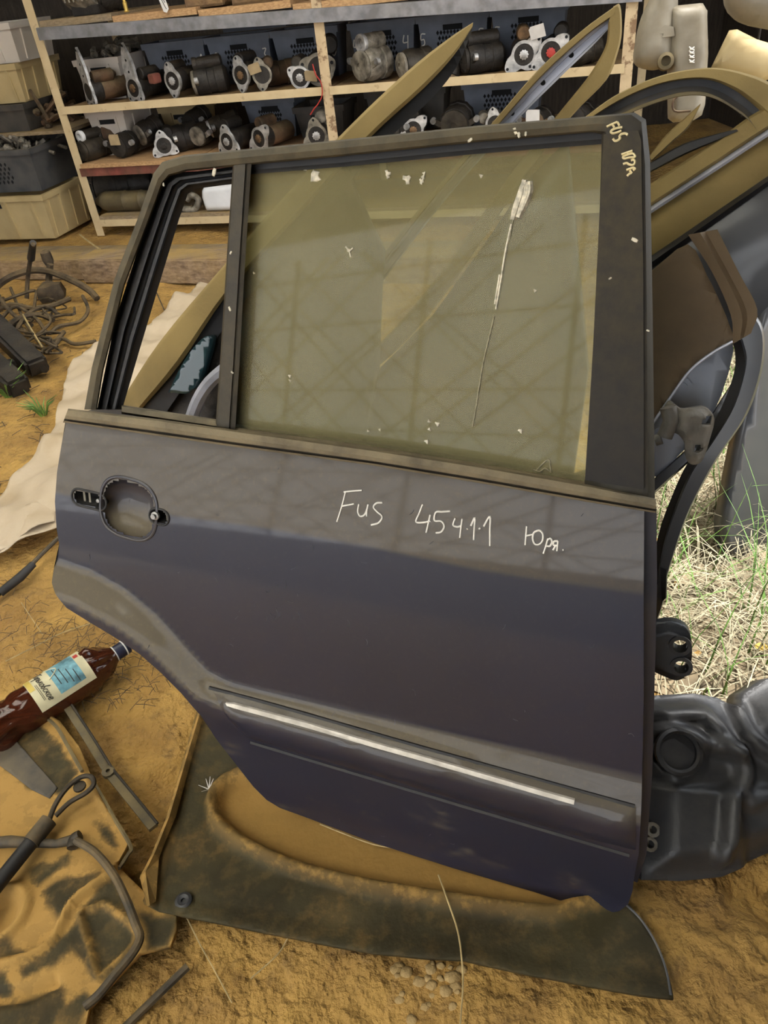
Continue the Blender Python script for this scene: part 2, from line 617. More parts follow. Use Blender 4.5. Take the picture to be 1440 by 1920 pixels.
M = dict(
    sand=mat('sand', SAND, 0.95, 0, 0.3, 6, (0.33, 0.185, 0.05), 1.0, 45, 0.55, (0.15, 0.088, 0.036), 22, dthr=(0.54, 0.68), bdist=0.03),
    soil=mat('soil', (0.26, 0.20, 0.12), 0.95, 0, 0.4, 8, None, 0.8, 40),
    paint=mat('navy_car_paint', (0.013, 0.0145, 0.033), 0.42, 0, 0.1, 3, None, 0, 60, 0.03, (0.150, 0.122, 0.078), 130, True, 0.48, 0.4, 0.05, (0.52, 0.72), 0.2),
    frame=mat('dusty_black_frame', (0.02, 0.018, 0.016), 0.5, 0, 0.2, 30, None, 0.05, 300, 0.06, (0.125, 0.102, 0.062), 30, True, 0.0, 0.4),
    belt=mat('dusty_belt_rubber', (0.035, 0.031, 0.027), 0.75, 0, 0.2, 40, None, 0.15, 400, 0.12, (0.235, 0.19, 0.115), 14, True),
    rubber=mat('black_rubber', (0.012, 0.012, 0.014), 0.55, 0, 0.3, 20, None, 0, 60, 0.18, (0.12, 0.1, 0.07), 25),
    pillar=mat('black_pillar_film', (0.013, 0.012, 0.013), 0.5, 0, 0.15, 5, None, 0, 60, 0.04, (0.1, 0.08, 0.045), 60, True, 0.0, 0.3),
    plastic=mat('black_moulded_plastic', (0.022, 0.024, 0.029), 0.42, 0, 0.25, 10, None, 0.05, 200, 0.06, (0.15, 0.13, 0.10), 30, True),
    trim=mat('dusty_black_tray', (0.045, 0.039, 0.018), 0.68, 0, 0.3, 9, None, 0.12, 120, 0.06, (0.40, 0.235, 0.068), 38, True, 0, 0.25, dthr=(0.48, 0.64), amix=0.6),
    chrome=mat('bright_strip', (0.78, 0.73, 0.66), 0.35, 0.35, 0.15, 50, None, 0, 60, 0.25, (0.4, 0.33, 0.22), 40),
    steel=mat('bare_steel', (0.45, 0.43, 0.40), 0.38, 0.9, 0.3, 30, None, 0.05, 100, 0.4, DUSTC, 12),
    darksteel=mat('grimy_steel', (0.05, 0.043, 0.034), 0.5, 0.6, 0.4, 25, None, 0.25, 80, 0.45, (0.12, 0.085, 0.045), 15),
    alu=mat('cast_aluminium', (0.62, 0.61, 0.60), 0.42, 0.55, 0.35, 30, None, 0.25, 120, 0.2, (0.25, 0.2, 0.12), 20),
    aluworn=mat('grimy_aluminium', (0.30, 0.27, 0.22), 0.55, 0.45, 0.45, 30, None, 0.3, 120, 0.5, (0.16, 0.12, 0.06), 20),
    copper=mat('brown_rotor', (0.20, 0.115, 0.055), 0.55, 0.4, 0.4, 30, None, 0.2, 100, 0.2),
    iron=mat('black_iron', (0.022, 0.019, 0.017), 0.55, 0.3, 0.4, 20, None, 0.3, 90, 0.4, (0.09, 0.065, 0.035), 14),
    rust=mat('rusty_iron', (0.10, 0.05, 0.025), 0.75, 0.2, 0.5, 14, None, 0.3, 60, 0.5, DUSTC, 10),
    cream=mat('cream_paint_rusting', (0.62, 0.49, 0.29), 0.6, 0, 0.1, 16, (0.55, 0.42, 0.24), 0.1, 100, 0.9, (0.16, 0.075, 0.035), 18, dthr=(0.60, 0.66)),
    creamrust=mat('cream_paint_rusted', (0.60, 0.46, 0.28), 0.65, 0, 0.1, 16, (0.50, 0.37, 0.22), 0.15, 100, 2.2, (0.14, 0.062, 0.028), 22, dthr=(0.5, 0.58)),
    redpaint=mat('faded_red_paint', (0.20, 0.05, 0.035), 0.7, 0, 0.3, 14, None, 0.1, 80, 0.5, DUSTC, 8),
    greybeam=mat('galvanised_beam', (0.27, 0.27, 0.29), 0.5, 0.4, 0.25, 18, None, 0.05, 80, 0.5, (0.2, 0.16, 0.1), 8),
    woodedge=wood('sawn_pine_edge', (0.55, 0.34, 0.16), (0.36, 0.2, 0.09)),
    woodgrey=wood('grey_old_board', (0.30, 0.23, 0.15), (0.17, 0.125, 0.08), 'X', 2.0, 0.85, 0.8),
    chip=wood('brown_hardboard', (0.22, 0.13, 0.065), (0.14, 0.08, 0.04), 'X', 1.5, 0.8, 0.6),
    timber=wood('old_sleeper', (0.36, 0.26, 0.17), (0.15, 0.10, 0.065), 'X', 1.2, 0.85, 1.0),
    darkwood=wood('dark_shed_boards', (0.05, 0.037, 0.027), (0.022, 0.017, 0.012), 'Z', 1.0, 0.9),
    roof=mat('dark_roof_sheet', (0.07, 0.062, 0.055), 0.7, 0, 0.3, 3),
    batten=wood('roof_batten_wood', (0.10, 0.07, 0.045), (0.06, 0.042, 0.028), 'X', 2.0),
    white=mat('white_crate_plastic', (0.62, 0.57, 0.52), 0.5, 0, 0.1, 5, None, 0, 60, 0.75, (0.36, 0.27, 0.14), 5),
    beige=mat('beige_crate_plastic', (0.50, 0.39, 0.20), 0.6, 0, 0.12, 6, None, 0, 60, 0.8, (0.38, 0.25, 0.09), 4),
    greycrate=mat('grey_crate_plastic', (0.155, 0.178, 0.225), 0.5, 0, 0.2, 8, None, 0, 60, 0.3, (0.12, 0.1, 0.07), 8),
    slatecrate=mat('slate_crate_plastic', (0.075, 0.078, 0.085), 0.55, 0, 0.25, 8, None, 0, 60, 0.6, (0.2, 0.15, 0.08), 8),
    darkcrate=mat('dark_crate_plastic', (0.055, 0.052, 0.05), 0.6, 0, 0.25, 8, None, 0, 60, 0.6, (0.2, 0.15, 0.08), 8),
    hole=mat('crate_opening', (0.006, 0.006, 0.007), 0.9, 0, 0.1),
    paper=mat('cardboard_tag', (0.40, 0.30, 0.17), 0.85, 0, 0.15, 20),
    whitepaper=mat('white_paper_tag', (0.72, 0.70, 0.68), 0.8, 0, 0.08, 20),
    chalk=mat('white_paint_marker', (0.86, 0.83, 0.76), 0.6, 0, 0.05),
    cream_mark=mat('yellow_white_marker', (0.80, 0.68, 0.38), 0.6, 0, 0.1),
    dropping=mat('dried_white_streak', (0.74, 0.68, 0.53), 0.85, 0, 0.3, 150),
    dropping_thin=mat('thin_dried_streak', (0.34, 0.30, 0.20), 0.85, 0, 0.3, 150),
    scratch=mat('pale_scuff', (0.10, 0.10, 0.115), 0.7, 0, 0.3, 80),
    golddust=mat('sand_dusted_frame', (0.27, 0.19, 0.066), 0.8, 0, 0.2, 6, None, 0.1, 150, 0.3, (0.34, 0.235, 0.08), 20),
    goldside=mat('sand_dusted_dark_frame', (0.10, 0.078, 0.042), 0.65, 0, 0.3, 8, None, 0.1, 150, 0.7, (0.26, 0.19, 0.075), 10),
    silver=mat('bare_bluish_metal', (0.60, 0.62, 0.72), 0.4, 0.3, 0.2, 20, None, 0, 60, 0.25, (0.3, 0.25, 0.16), 10),
    browndust=mat('brown_dusted_paint', (0.15, 0.105, 0.062), 0.7, 0, 0.25, 6, None, 0.1, 100, 0.6, (0.24, 0.165, 0.085), 9),
    darkpaint=mat('dark_blue_grey_paint', (0.026, 0.03, 0.038), 0.35, 0, 0.15, 4, None, 0, 60, 0.35, (0.1, 0.08, 0.05), 8, False, 0.5, 0.5),
    teal=mat('dark_teal_paint', (0.010, 0.045, 0.055), 0.3, 0, 0.2, 4, None, 0, 60, 0.12, (0.1, 0.08, 0.05), 8, False, 0.6),
    channel=mat('grey_channel_metal', (0.13, 0.135, 0.15), 0.5, 0.2, 0.25, 10, None, 0, 60, 0.5, (0.26, 0.19, 0.08), 10),  # dark grey metal for the channel and the sheet rim
    greysteel=mat('grey_primer_metal', (0.30, 0.33, 0.39), 0.45, 0.2, 0.15, 10, None, 0.05, 80, 0.3, (0.3, 0.25, 0.18), 10),
    hinge=mat('painted_hinge_casting', (0.25, 0.235, 0.21), 0.5, 0.2, 0.3, 30, None, 0.2, 100, 0.6, (0.3, 0.24, 0.15), 14),
    tank=mat('cloudy_plastic_tank', (0.34, 0.305, 0.24), 0.45, 0, 0.15, 9, (0.16, 0.135, 0.095), 0, 60, 0.8, (0.17, 0.125, 0.06), 8),
    tarp=mat('dirty_white_sheet', (0.66, 0.58, 0.47), 0.6, 0, 0.2, 7, (0.42, 0.32, 0.20), 0.35, 25, 0.55, (0.36, 0.23, 0.09), 7),
    hose=mat('dusty_black_hose', (0.03, 0.027, 0.022), 0.6, 0, 0.3, 20, None, 0.1, 100, 0.7, (0.22, 0.15, 0.065), 14),
    root=mat('dusty_brown_harness', (0.055, 0.04, 0.026), 0.85, 0, 0.4, 25, None, 0.3, 120, 0.6, (0.22, 0.145, 0.06), 12),
    stone=mat('sandy_pebble', (0.50, 0.34, 0.14), 0.9, 0, 0.3, 30, None, 0.4, 150),
    straw=mat('dry_straw', (0.50, 0.37, 0.17), 0.8, 0, 0.3, 30),
    twig=mat('dark_twig', (0.09, 0.06, 0.035), 0.9, 0, 0.3, 30),
    green=mat('green_grass_blade', (0.16, 0.30, 0.06), 0.6, 0, 0.4, 20),
    drygrass=mat('dry_grass_blade', (0.50, 0.44, 0.29), 0.75, 0, 0.5, 9, (0.22, 0.19, 0.11)),
    leaf=mat('yellow_leaf', (0.65, 0.42, 0.06), 0.6, 0, 0.2, 20),
    red=mat('red_plastic', (0.45, 0.04, 0.03), 0.5, 0, 0.1),
    blue=mat('blue_plastic', (0.06, 0.16, 0.36), 0.5, 0, 0.1),
    brass=mat('yellow_metal', (0.62, 0.42, 0.10), 0.4, 0.5, 0.2),
    whiteplastic=mat('clean_white_plastic', (0.75, 0.75, 0.76), 0.45, 0, 0.05),
    cap=mat('dark_blue_cap', (0.015, 0.018, 0.045), 0.45, 0, 0.2),
    labelpaper=mat('cream_bottle_label', (0.66, 0.60, 0.38), 0.55, 0, 0.12, 25),
    labelblue=mat('teal_label_print', (0.16, 0.36, 0.42), 0.55, 0, 0.35, 60),
    labelyellow=mat('yellow_label_print', (0.62, 0.46, 0.10), 0.55, 0, 0.1, 25),
    labeldark=mat('dark_label_ink', (0.03, 0.025, 0.02), 0.6, 0, 0.1),
)


def glassy(name, dustcol, alpha_lo, alpha_hi, rough, tint, scale=3.0):
    """dusty pane: a clear sheet under a film of dust that thins out in wiped patches."""
    m = bpy.data.materials.new(name)
    m.use_nodes = True
    t = m.node_tree
    N, L = t.nodes, t.links
    N.remove(N['Principled BSDF'])
    out = N['Material Output']
    tr = N.new('ShaderNodeBsdfTransparent')
    tr.inputs[0].default_value = (*tint, 1)
    gl = N.new('ShaderNodeBsdfGlossy')
    gl.inputs['Roughness'].default_value = rough
    fr = N.new('ShaderNodeFresnel')
    fr.inputs[0].default_value = 1.26
    df = N.new('ShaderNodeBsdfDiffuse')
    tc = N.new('ShaderNodeTexCoord')
    mp = N.new('ShaderNodeMapping')
    mp.inputs['Rotation'].default_value = (0, radians(35), 0)
    mp.inputs['Scale'].default_value = (1.0, 1.0, 0.35)
    n1 = N.new('ShaderNodeTexNoise')
    n1.inputs['Scale'].default_value = scale
    n1.inputs['Detail'].default_value = 6
    L.new(tc.outputs['Object'], mp.inputs[0])
    L.new(mp.outputs[0], n1.inputs['Vector'])
    n2 = N.new('ShaderNodeTexNoise')
    n2.inputs['Scale'].default_value = 14
    n2.inputs['Detail'].default_value = 2
    L.new(tc.outputs['Object'], n2.inputs['Vector'])
    mr = N.new('ShaderNodeMapRange')
    mr.inputs['From Min'].default_value, mr.inputs['From Max'].default_value = 0.3, 0.7
    mr.inputs['To Min'].default_value, mr.inputs['To Max'].default_value = alpha_lo, alpha_hi
    L.new(n1.outputs['Fac'], mr.inputs['Value'])
    cr = N.new('ShaderNodeValToRGB')
    cr.color_ramp.elements[0].position, cr.color_ramp.elements[1].position = 0.3, 0.7
    cr.color_ramp.elements[0].color = (*[c * 0.94 for c in dustcol], 1)
    cr.color_ramp.elements[1].color = (*[c * 1.06 for c in dustcol], 1)
    L.new(n2.outputs['Fac'], cr.inputs[0])
    L.new(cr.outputs[0], df.inputs[0])
    m1 = N.new('ShaderNodeMixShader')
    L.new(fr.outputs[0], m1.inputs[0])
    L.new(tr.outputs[0], m1.inputs[1])
    L.new(gl.outputs[0], m1.inputs[2])
    m2 = N.new('ShaderNodeMixShader')
    L.new(mr.outputs[0], m2.inputs[0])
    L.new(m1.outputs[0], m2.inputs[1])
    L.new(df.outputs[0], m2.inputs[2])
    a = N.new('ShaderNodeAddShader')
    g2 = N.new('ShaderNodeBsdfGlossy')
    g2.inputs['Roughness'].default_value = rough
    m3 = N.new('ShaderNodeMixShader')
    m3.inputs[0].default_value = 0.004
    L.new(m2.outputs[0], m3.inputs[1])
    L.new(g2.outputs[0], m3.inputs[2])
    L.new(m3.outputs[0], out.inputs[0])
    MATS[name] = m
    return m


M['glass'] = glassy('dusty_window_glass', (0.35, 0.30, 0.16), 0.32, 0.50, 0.03, (0.80, 0.86, 0.78))
M['darkglass'] = glassy('dark_dusty_glass', (0.07, 0.062, 0.045), 0.3, 0.5, 0.05, (0.25, 0.28, 0.28))


def amber():
    m = bpy.data.materials.new('amber_bottle_plastic')
    m.use_nodes = True
    b = m.node_tree.nodes['Principled BSDF']
    b.inputs['Base Color'].default_value = (0.085, 0.022, 0.010, 1)
    b.inputs['Roughness'].default_value = 0.12
    b.inputs['Transmission Weight'].default_value = 0.35
    b.inputs['IOR'].default_value = 1.25
    b.inputs['Coat Weight'].default_value = 0.6
    b.inputs['Coat Roughness'].default_value = 0.05
    return m


M['amber'] = amber()


def frosted():
    m = bpy.data.materials.new('added_frosted_sheet')  # covers the unseen bays added to light the interior
    m.use_nodes = True
    t = m.node_tree
    t.nodes.remove(t.nodes['Principled BSDF'])
    tr = t.nodes.new('ShaderNodeBsdfTranslucent')
    tr.inputs[0].default_value = (0.93, 0.90, 0.83, 1)
    t.links.new(tr.outputs[0], t.nodes['Material Output'].inputs[0])
    return m


M['frosted'] = frosted()
# ------------------------------------------------------------------ the setting


def struct(name, geo, m, smooth=False, parent=None):
    o = ob(name, geo, m, parent, smooth)
    if parent is None:
        o['kind'] = 'structure'
    return o


def sandh(x, y):
    near = sstep(3.2, 1.2, sqrt(x * x + (y - 0.7) ** 2))
    h = 0.020 * fbm(x * 2.3, y * 2.3, 3.1, 3) + 0.006 * fbm(x * 9, y * 9, 7.7, 3)
    h += near * 0.0075 * fbm(x * 24, y * 24, 1.3, 4)
    # trodden lumps in the front and a hollow by the dark panels on the right
    h += near * 0.010 * max(0, fbm(x * 14, y * 14, 9.4, 2)) * sstep(0.62, 0.42, y)
    h -= 0.045 * math.exp(-((x - 0.53) ** 2 + (y - 0.50) ** 2) / 0.004)
    h += 0.035 * math.exp(-((x - 0.56) ** 2 + (y - 0.36) ** 2) / 0.010)
    h += 0.022 * max(-0.4, fbm(x * 17, y * 17, 4.4, 3)) * sstep(0.36, 0.46, x) * sstep(0.66, 0.56, y) * near
    return min(0.03, h) - 0.004


def axis(a, b, fa, fb, fine, coarse):
    L, x = [], a
    while x < b:
        L.append(x)
        x += fine if fa <= x <= fb else coarse
    return L + [b]


gx = axis(-5.0, 2.74, -1.5, 0.95, 0.012, 0.09)
gy = axis(-3.0, 6.2, 0.25, 1.5, 0.012, 0.09)
fv = [(x, y, sandh(x, y)) for y in gy for x in gx]
nx = len(gx)
ff = [[j * nx + i, j * nx + i + 1, (j + 1) * nx + i + 1, (j + 1) * nx + i] for j in range(len(gy) - 1) for i in range(nx - 1)]
struct('floor', (fv, ff), M['sand'], 'all')

# outside: rough soil under dry grass, right of the stacked doors
OUT = [(0.44, 0.93), (0.62, 0.80), (0.95, 0.62), (3.0, -1.0), (14, -6), (30, -6), (30, 30), (2.75, 30), (2.75, 2.75), (1.5, 2.6), (0.95, 2.2), (0.62, 1.6), (0.46, 1.2)]
struct('ground', panel(OUT, GZ(0.016), 0.8, lambda u, v: 0.02 * fbm(u * 3, v * 3, 5.0))[0], M['soil'], 'all')

struct('ground', panel([(-30, -3.0), (30, -3.0), (30, -40), (-30, -40)], GZ(-0.01), 8)[0], M['soil'])
struct('ground', panel([(-40, -3.0), (-5, -3.0), (-5, 30), (-40, 30)], GZ(-0.01), 8)[0], M['soil'])

rg = random.Random(11)
gV, gF = [], []
gV2, gF2 = [], []


def blade(V, FA, x, y, L, lean, az, wd, bend=1.0):
    p = Vector((x, y, 0.012))
    d = Vector((cos(az), sin(az), 0))
    s = Vector((-sin(az), cos(az), 0)) * wd
    n0 = len(V)
    K = 4
    ang = lean
    for k in range(K + 1):
        q = 1 - k / (K + 0.3)
        V.append(p + s * q)
        V.append(p - s * q)
        p = p + (d * sin(ang) + Z3 * cos(ang)) * (L / K)
        if p.z < 0.02:
            p.z = 0.02 + 0.01 * rg.random()
        ang += bend * 0.35
    for k in range(K):
        a = n0 + 2 * k
        FA.append([a, a + 1, a + 3, a + 2])


for i in range(13000):
    x, y = rg.uniform(0.42, 2.4), rg.uniform(0.86, 3.0)
    if not inpoly(x, y, OUT):
        continue
    if rg.random() < 0.13:
        blade(gV2, gF2, x, y, rg.uniform(0.12, 0.34), rg.uniform(0.0, 0.6), rg.uniform(0, 2 * pi), 0.0022, rg.uniform(0.2, 1.2))
    else:
        blade(gV, gF, x, y, rg.uniform(0.10, 0.34), rg.uniform(0.5, 1.35), rg.uniform(0, 2 * pi), 0.0016, rg.uniform(0.4, 1.3))
tag(ob('dry_grass', (gV, gF), M['drygrass']), 'matted pale dry grass outside on the right', 'grass', kind='stuff')
tag(ob('green_grass', (gV2, gF2), M['green']), 'sparse green grass blades among the dry grass outside', 'grass', kind='stuff')
p = onz(1428, 1213, 0.03)
solo('fallen_leaf', prism([(-.013, 0), (-.006, .008), (.004, .009), (.014, 0), (.004, -.008), (-.006, -.008)], Frame(p, (0.8, -0.5, 0.1), (0.4, 0.7, 0.3)), 0, 0.001), M['leaf'], 'small yellow fallen leaf on the dry grass', 'leaf')

# shed shell: boards at the back and the left, a dark sheet roof with bays added for light
struct('wall_back', abox(-5.0, 2.75, 5.9, 6.0, 0, 2.7), M['darkwood'])
struct('wall_left', abox(-5.05, -4.95, 0.2, 6.0, 0, 2.7), M['darkwood'])
struct('wall_right', abox(0.95, 1.0, -3.0, 0.82, 0, 2.7), M['darkwood'])  # unseen near wall, added to keep the right foreground dark
struct('wall_right', abox(2.7, 2.8, 2.3, 6.0, 0, 2.7), M['darkwood'])
# the front is open on the left, behind the photographer: only a lath trellis stands there; unseen boards added on the right half block light
wf = struct('added_wall_front', abox(-0.5, 2.75, -3.06, -3.0, 0, 2.7), M['darkwood'])
rl = random.Random(3)
for k in range(30):
    x = -14.6 + k * 0.5 + rl.uniform(-0.12, 0.12)
    for sgn in (1, -1):
        a = Vector((x, -3.3, 0.0))
        b = Vector((x + sgn * 3.6, -3.3, 2.6))
        struct('lath', beam(a, b + Vector((rl.uniform(-.3, .3), 0, 0)), 0.018, rl.uniform(0.010, 0.017), Y3), M['batten'], False, wf)
for z in (0.55, 1.0, 1.35, 1.95, 2.4):
    struct('rail', beam((-15.0, -3.35, z), (-0.5, -3.35, z + 0.05), 0.03, 0.014, Y3), M['batten'], False, wf)
struct('added_low_boards', abox(-15.0, -0.5, -3.5, -3.46, 0, 0.85), M['darkwood'], False, wf)  # unseen, added so the bright reflection on the door ends higher
for x in (-4.9, -3.3, -1.9, -0.5):
    struct('post', beam((x, -3.4, 0), (x, -3.4, 2.66), 0.03, 0.03), M['batten'], False, wf)
BX0, BX1, BY0, BY1 = -2.8, -0.75, -2.0, 0.75  # unseen front bay, added for overhead light on the sand
CX0, CX1, CY0, CY1 = -2.4, 0.6, 2.0, 3.5  # unseen rear bay, added to light the shelves
RX = 1.6   # unseen roof edge, sized to keep sun off the near sand
ceil = struct('ceiling', join(abox(-5.0, 1.10, BY1, CY0, 2.66, 2.7), abox(-5.0, CX0, CY0, CY1, 2.66, 2.7), abox(CX1, 2.75, 2.3, CY1, 2.66, 2.7), abox(-5.0, 2.75, CY1, 6.0, 2.66, 2.7), abox(-5.0, BX0, -3.0, BY1, 2.66, 2.7), abox(BX1, RX, -3.0, BY1, 2.66, 2.7), abox(BX0, BX1, -3.0, BY0, 2.66, 2.7)), M['roof'])
for k in range(6):
    y = BY0 + 0.2 + k * 0.5
    struct('purlin', beam((BX0, y, 2.62), (BX1, y, 2.62), 0.05, 0.05), M['batten'], False, ceil)
for k in range(4):
    y = CY0 + 0.2 + k * 0.42
    struct('purlin', beam((CX0, y, 2.62), (CX1, y, 2.62), 0.05, 0.05), M['batten'], False, ceil)
# unseen frosted sheets over both roof bays, added to diffuse daylight into the shed
struct('added_bay_sheet', abox(BX0, BX1, BY0, BY1, 2.70, 2.704), M['frosted'], False, ceil)
struct('added_bay_sheet', abox(CX0, CX1, CY0, CY1, 2.70, 2.704), M['frosted'], False, ceil)
# ------------------------------------------------------------------ the car door
DP0, DP1 = onz(1185, 1700, 0.045), onz(520, 1520, 0.055)
de = (DP0 - DP1).normalized()              # u runs towards the hinge edge (right)
dh = Z3.cross(de)
if dh.y < 0:
    dh = -dh
LEAN = radians(18)
DF = Frame(DP0, de, Z3 * cos(LEAN) + dh * sin(LEAN))
door = thing('car_door', 'dark navy rear car door with hand-written letters, leaning upright in the middle', 'car door', DP0)

flat = lambda u, v: 0.0
CR_UP = DF.uvs([(60, 1020), (112, 1035), (180, 1055), (250, 1092), (310, 1140), (365, 1200), (405, 1245), (450, 1268), (600, 1302), (800, 1347), (1000, 1392), (1215, 1440), (1300, 1460)])
CR_LO = DF.uvs([(60, 1075), (100, 1090), (180, 1125), (250, 1162), (310, 1207), (355, 1255), (392, 1290), (440, 1308), (600, 1352), (800, 1408), (1000, 1464), (1220, 1525), (1300, 1548)])
VB = DF.uv(700, 860)[1]


def door_h(u, v):
    """pressed outer skin: gentle belly, then a ledge that steps out above the sill."""
    a, sa = pdist(u, v, CR_UP)
    b, sb = pdist(u, v, CR_LO)
    below_up, below_lo = sa < 0, sb < 0
    if not below_up:
        t = 0.0
    elif below_lo:
        t = 1.0
    else:
        t = a / (a + b + 1e-6)
    h = 0.022 * sstep(0.0, 1.0, t)
    if below_lo:
        h -= 0.10 * b * sstep(0.0, 0.05, b)
    vv = min(1.0, max(0.0, v / VB))
    h += 0.022 * (1 - (2 * vv - 1.05) ** 2) - 0.004
    return h


def door_dust_reflection(u, v):
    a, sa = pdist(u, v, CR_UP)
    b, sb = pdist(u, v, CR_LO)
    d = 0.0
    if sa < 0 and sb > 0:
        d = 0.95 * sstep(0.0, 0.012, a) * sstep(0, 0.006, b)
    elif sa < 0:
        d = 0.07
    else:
        # shoulder band: dust colour also paints the reflected bright front, ending along its clean edge
        e, se = pdist(u, v, REFLEDGE)
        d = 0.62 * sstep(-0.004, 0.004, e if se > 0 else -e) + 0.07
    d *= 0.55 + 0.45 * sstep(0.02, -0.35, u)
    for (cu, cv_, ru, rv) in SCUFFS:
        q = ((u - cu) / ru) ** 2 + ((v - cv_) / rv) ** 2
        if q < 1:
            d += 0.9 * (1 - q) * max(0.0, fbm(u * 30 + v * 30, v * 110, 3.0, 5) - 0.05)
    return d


REFLEDGE = DF.uvs([(40, 905), (200, 940), (330, 962), (500, 985), (700, 1020), (900, 1062), (1050, 1085), (1235, 1110)])

SCUFFS = []
for (x0, y0, rx, ry) in ((448, 1405, 30, 45), (700, 1500, 40, 40), (820, 1525, 55, 45), (610, 1505, 40, 20), (1085, 1655, 45, 40), (880, 1600, 80, 25), (560, 1525, 60, 14)):
    c_ = DF.uv(x0, y0)
    SCUFFS.append((c_[0], c_[1], rx / 1150.0, ry / 1100.0))
SK = [(124, 782), (116, 830), (107, 885), (103, 940), (106, 990), (111, 1020), (101, 1065), (97, 1092), (104, 1114), (125, 1140), (165, 1165), (215, 1195), (260, 1225), (300, 1260), (340, 1300), (375, 1340), (405, 1385), (440, 1430), (475, 1475), (500, 1500), (525, 1515), (580, 1535), (700, 1580), (850, 1628), (1000, 1672), (1110, 1708), (1135, 1714), (1162, 1708), (1178, 1695), (1186, 1670), (1190, 1640), (1198, 1600), (1203, 1500), (1207, 1300), (1207, 1100), (1208, 950), (1150, 935), (700, 862), (300, 806)]
SKUV = DF.uvs(SK, door_h)
CUPC = DF.uvh(241, 954, door_h)
ua, ub = DF.uvh(191, 948, door_h), DF.uvh(291, 962, door_h)
va, vb2 = DF.uvh(237, 900, door_h), DF.uvh(243, 1008, door_h)
CRX, CRY = abs(ub[0] - ua[0]) / 2, abs(va[1] - vb2[1]) / 2


def sup(cx, cy, rx, ry, n=40, e=2.0, rot=0.0):
    out = []
    for k in range(n):
        a = 2 * pi * k / n
        x = rx * math.copysign(abs(cos(a)) ** (2 / e), cos(a))
        y = ry * math.copysign(abs(sin(a)) ** (2 / e), sin(a))
        out.append((cx + x * cos(rot) - y * sin(rot), cy + x * sin(rot) + y * cos(rot)))
    return out


cup = sup(CUPC[0], CUPC[1], CRX, CRY, 44, 2.7, -0.12)
SLOTS = []
for (x0, y0), (x1, y1), ry in (((148, 932), (186, 941), 14), ((293, 968), (304, 970), 13)):
    a, b = DF.uvh(x0, y0, door_h), DF.uvh(x1, y1, door_h)
    r = abs(DF.uvh(x0, y0 + ry, door_h)[1] - a[1])
    d = Vector((b[0] - a[0], b[1] - a[1])).normalized()
    q = []
    for k in range(11):
        an = pi / 2 + pi * k / 10
        q.append((a[0] + r * (cos(an) * d.x - sin(an) * d.y), a[1] + r * (cos(an) * d.y + sin(an) * d.x)))
    for k in range(11):
        an = -pi / 2 + pi * k / 10
        q.append((b[0] + r * (cos(an) * d.x - sin(an) * d.y), b[1] + r * (cos(an) * d.y + sin(an) * d.x)))
    SLOTS.append((q, a, b, r))
shrink = lambda P, k: [(p[0] + (c[0] - p[0]) * k, p[1] + (c[1] - p[1]) * k) for c in [(sum(x[0] for x in P) / len(P), sum(x[1] for x in P) / len(P))] for p in P]
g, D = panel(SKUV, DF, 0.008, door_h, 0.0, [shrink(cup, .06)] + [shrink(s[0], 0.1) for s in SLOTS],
             [(CUPC[0] - 0.11, CUPC[0] + 0.08, CUPC[1] - 0.05, CUPC[1] + 0.05, 0.0035)], door_dust_reflection)
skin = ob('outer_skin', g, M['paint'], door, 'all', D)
# folded rim of the skin back to the inner panel
rimf = [DF.pt(u, v, door_h(u, v)) for u, v in SKUV]
rimb = [DF.pt(u, v, -0.075) for u, v in SKUV]
g = loft([rimf, rimb], True)
ob('folded_edge', g, M['paint'], door, False, [0.2] * len(g[0]))
inner = shrink(SKUV, 0.01)
g, D = panel(inner, DF.off(-0.075), 0.05, lambda u, v: 0.006 * fbm(u * 6, v * 6), 0.02)
ob('inner_panel', g, M['darkpaint'], door, 'all')

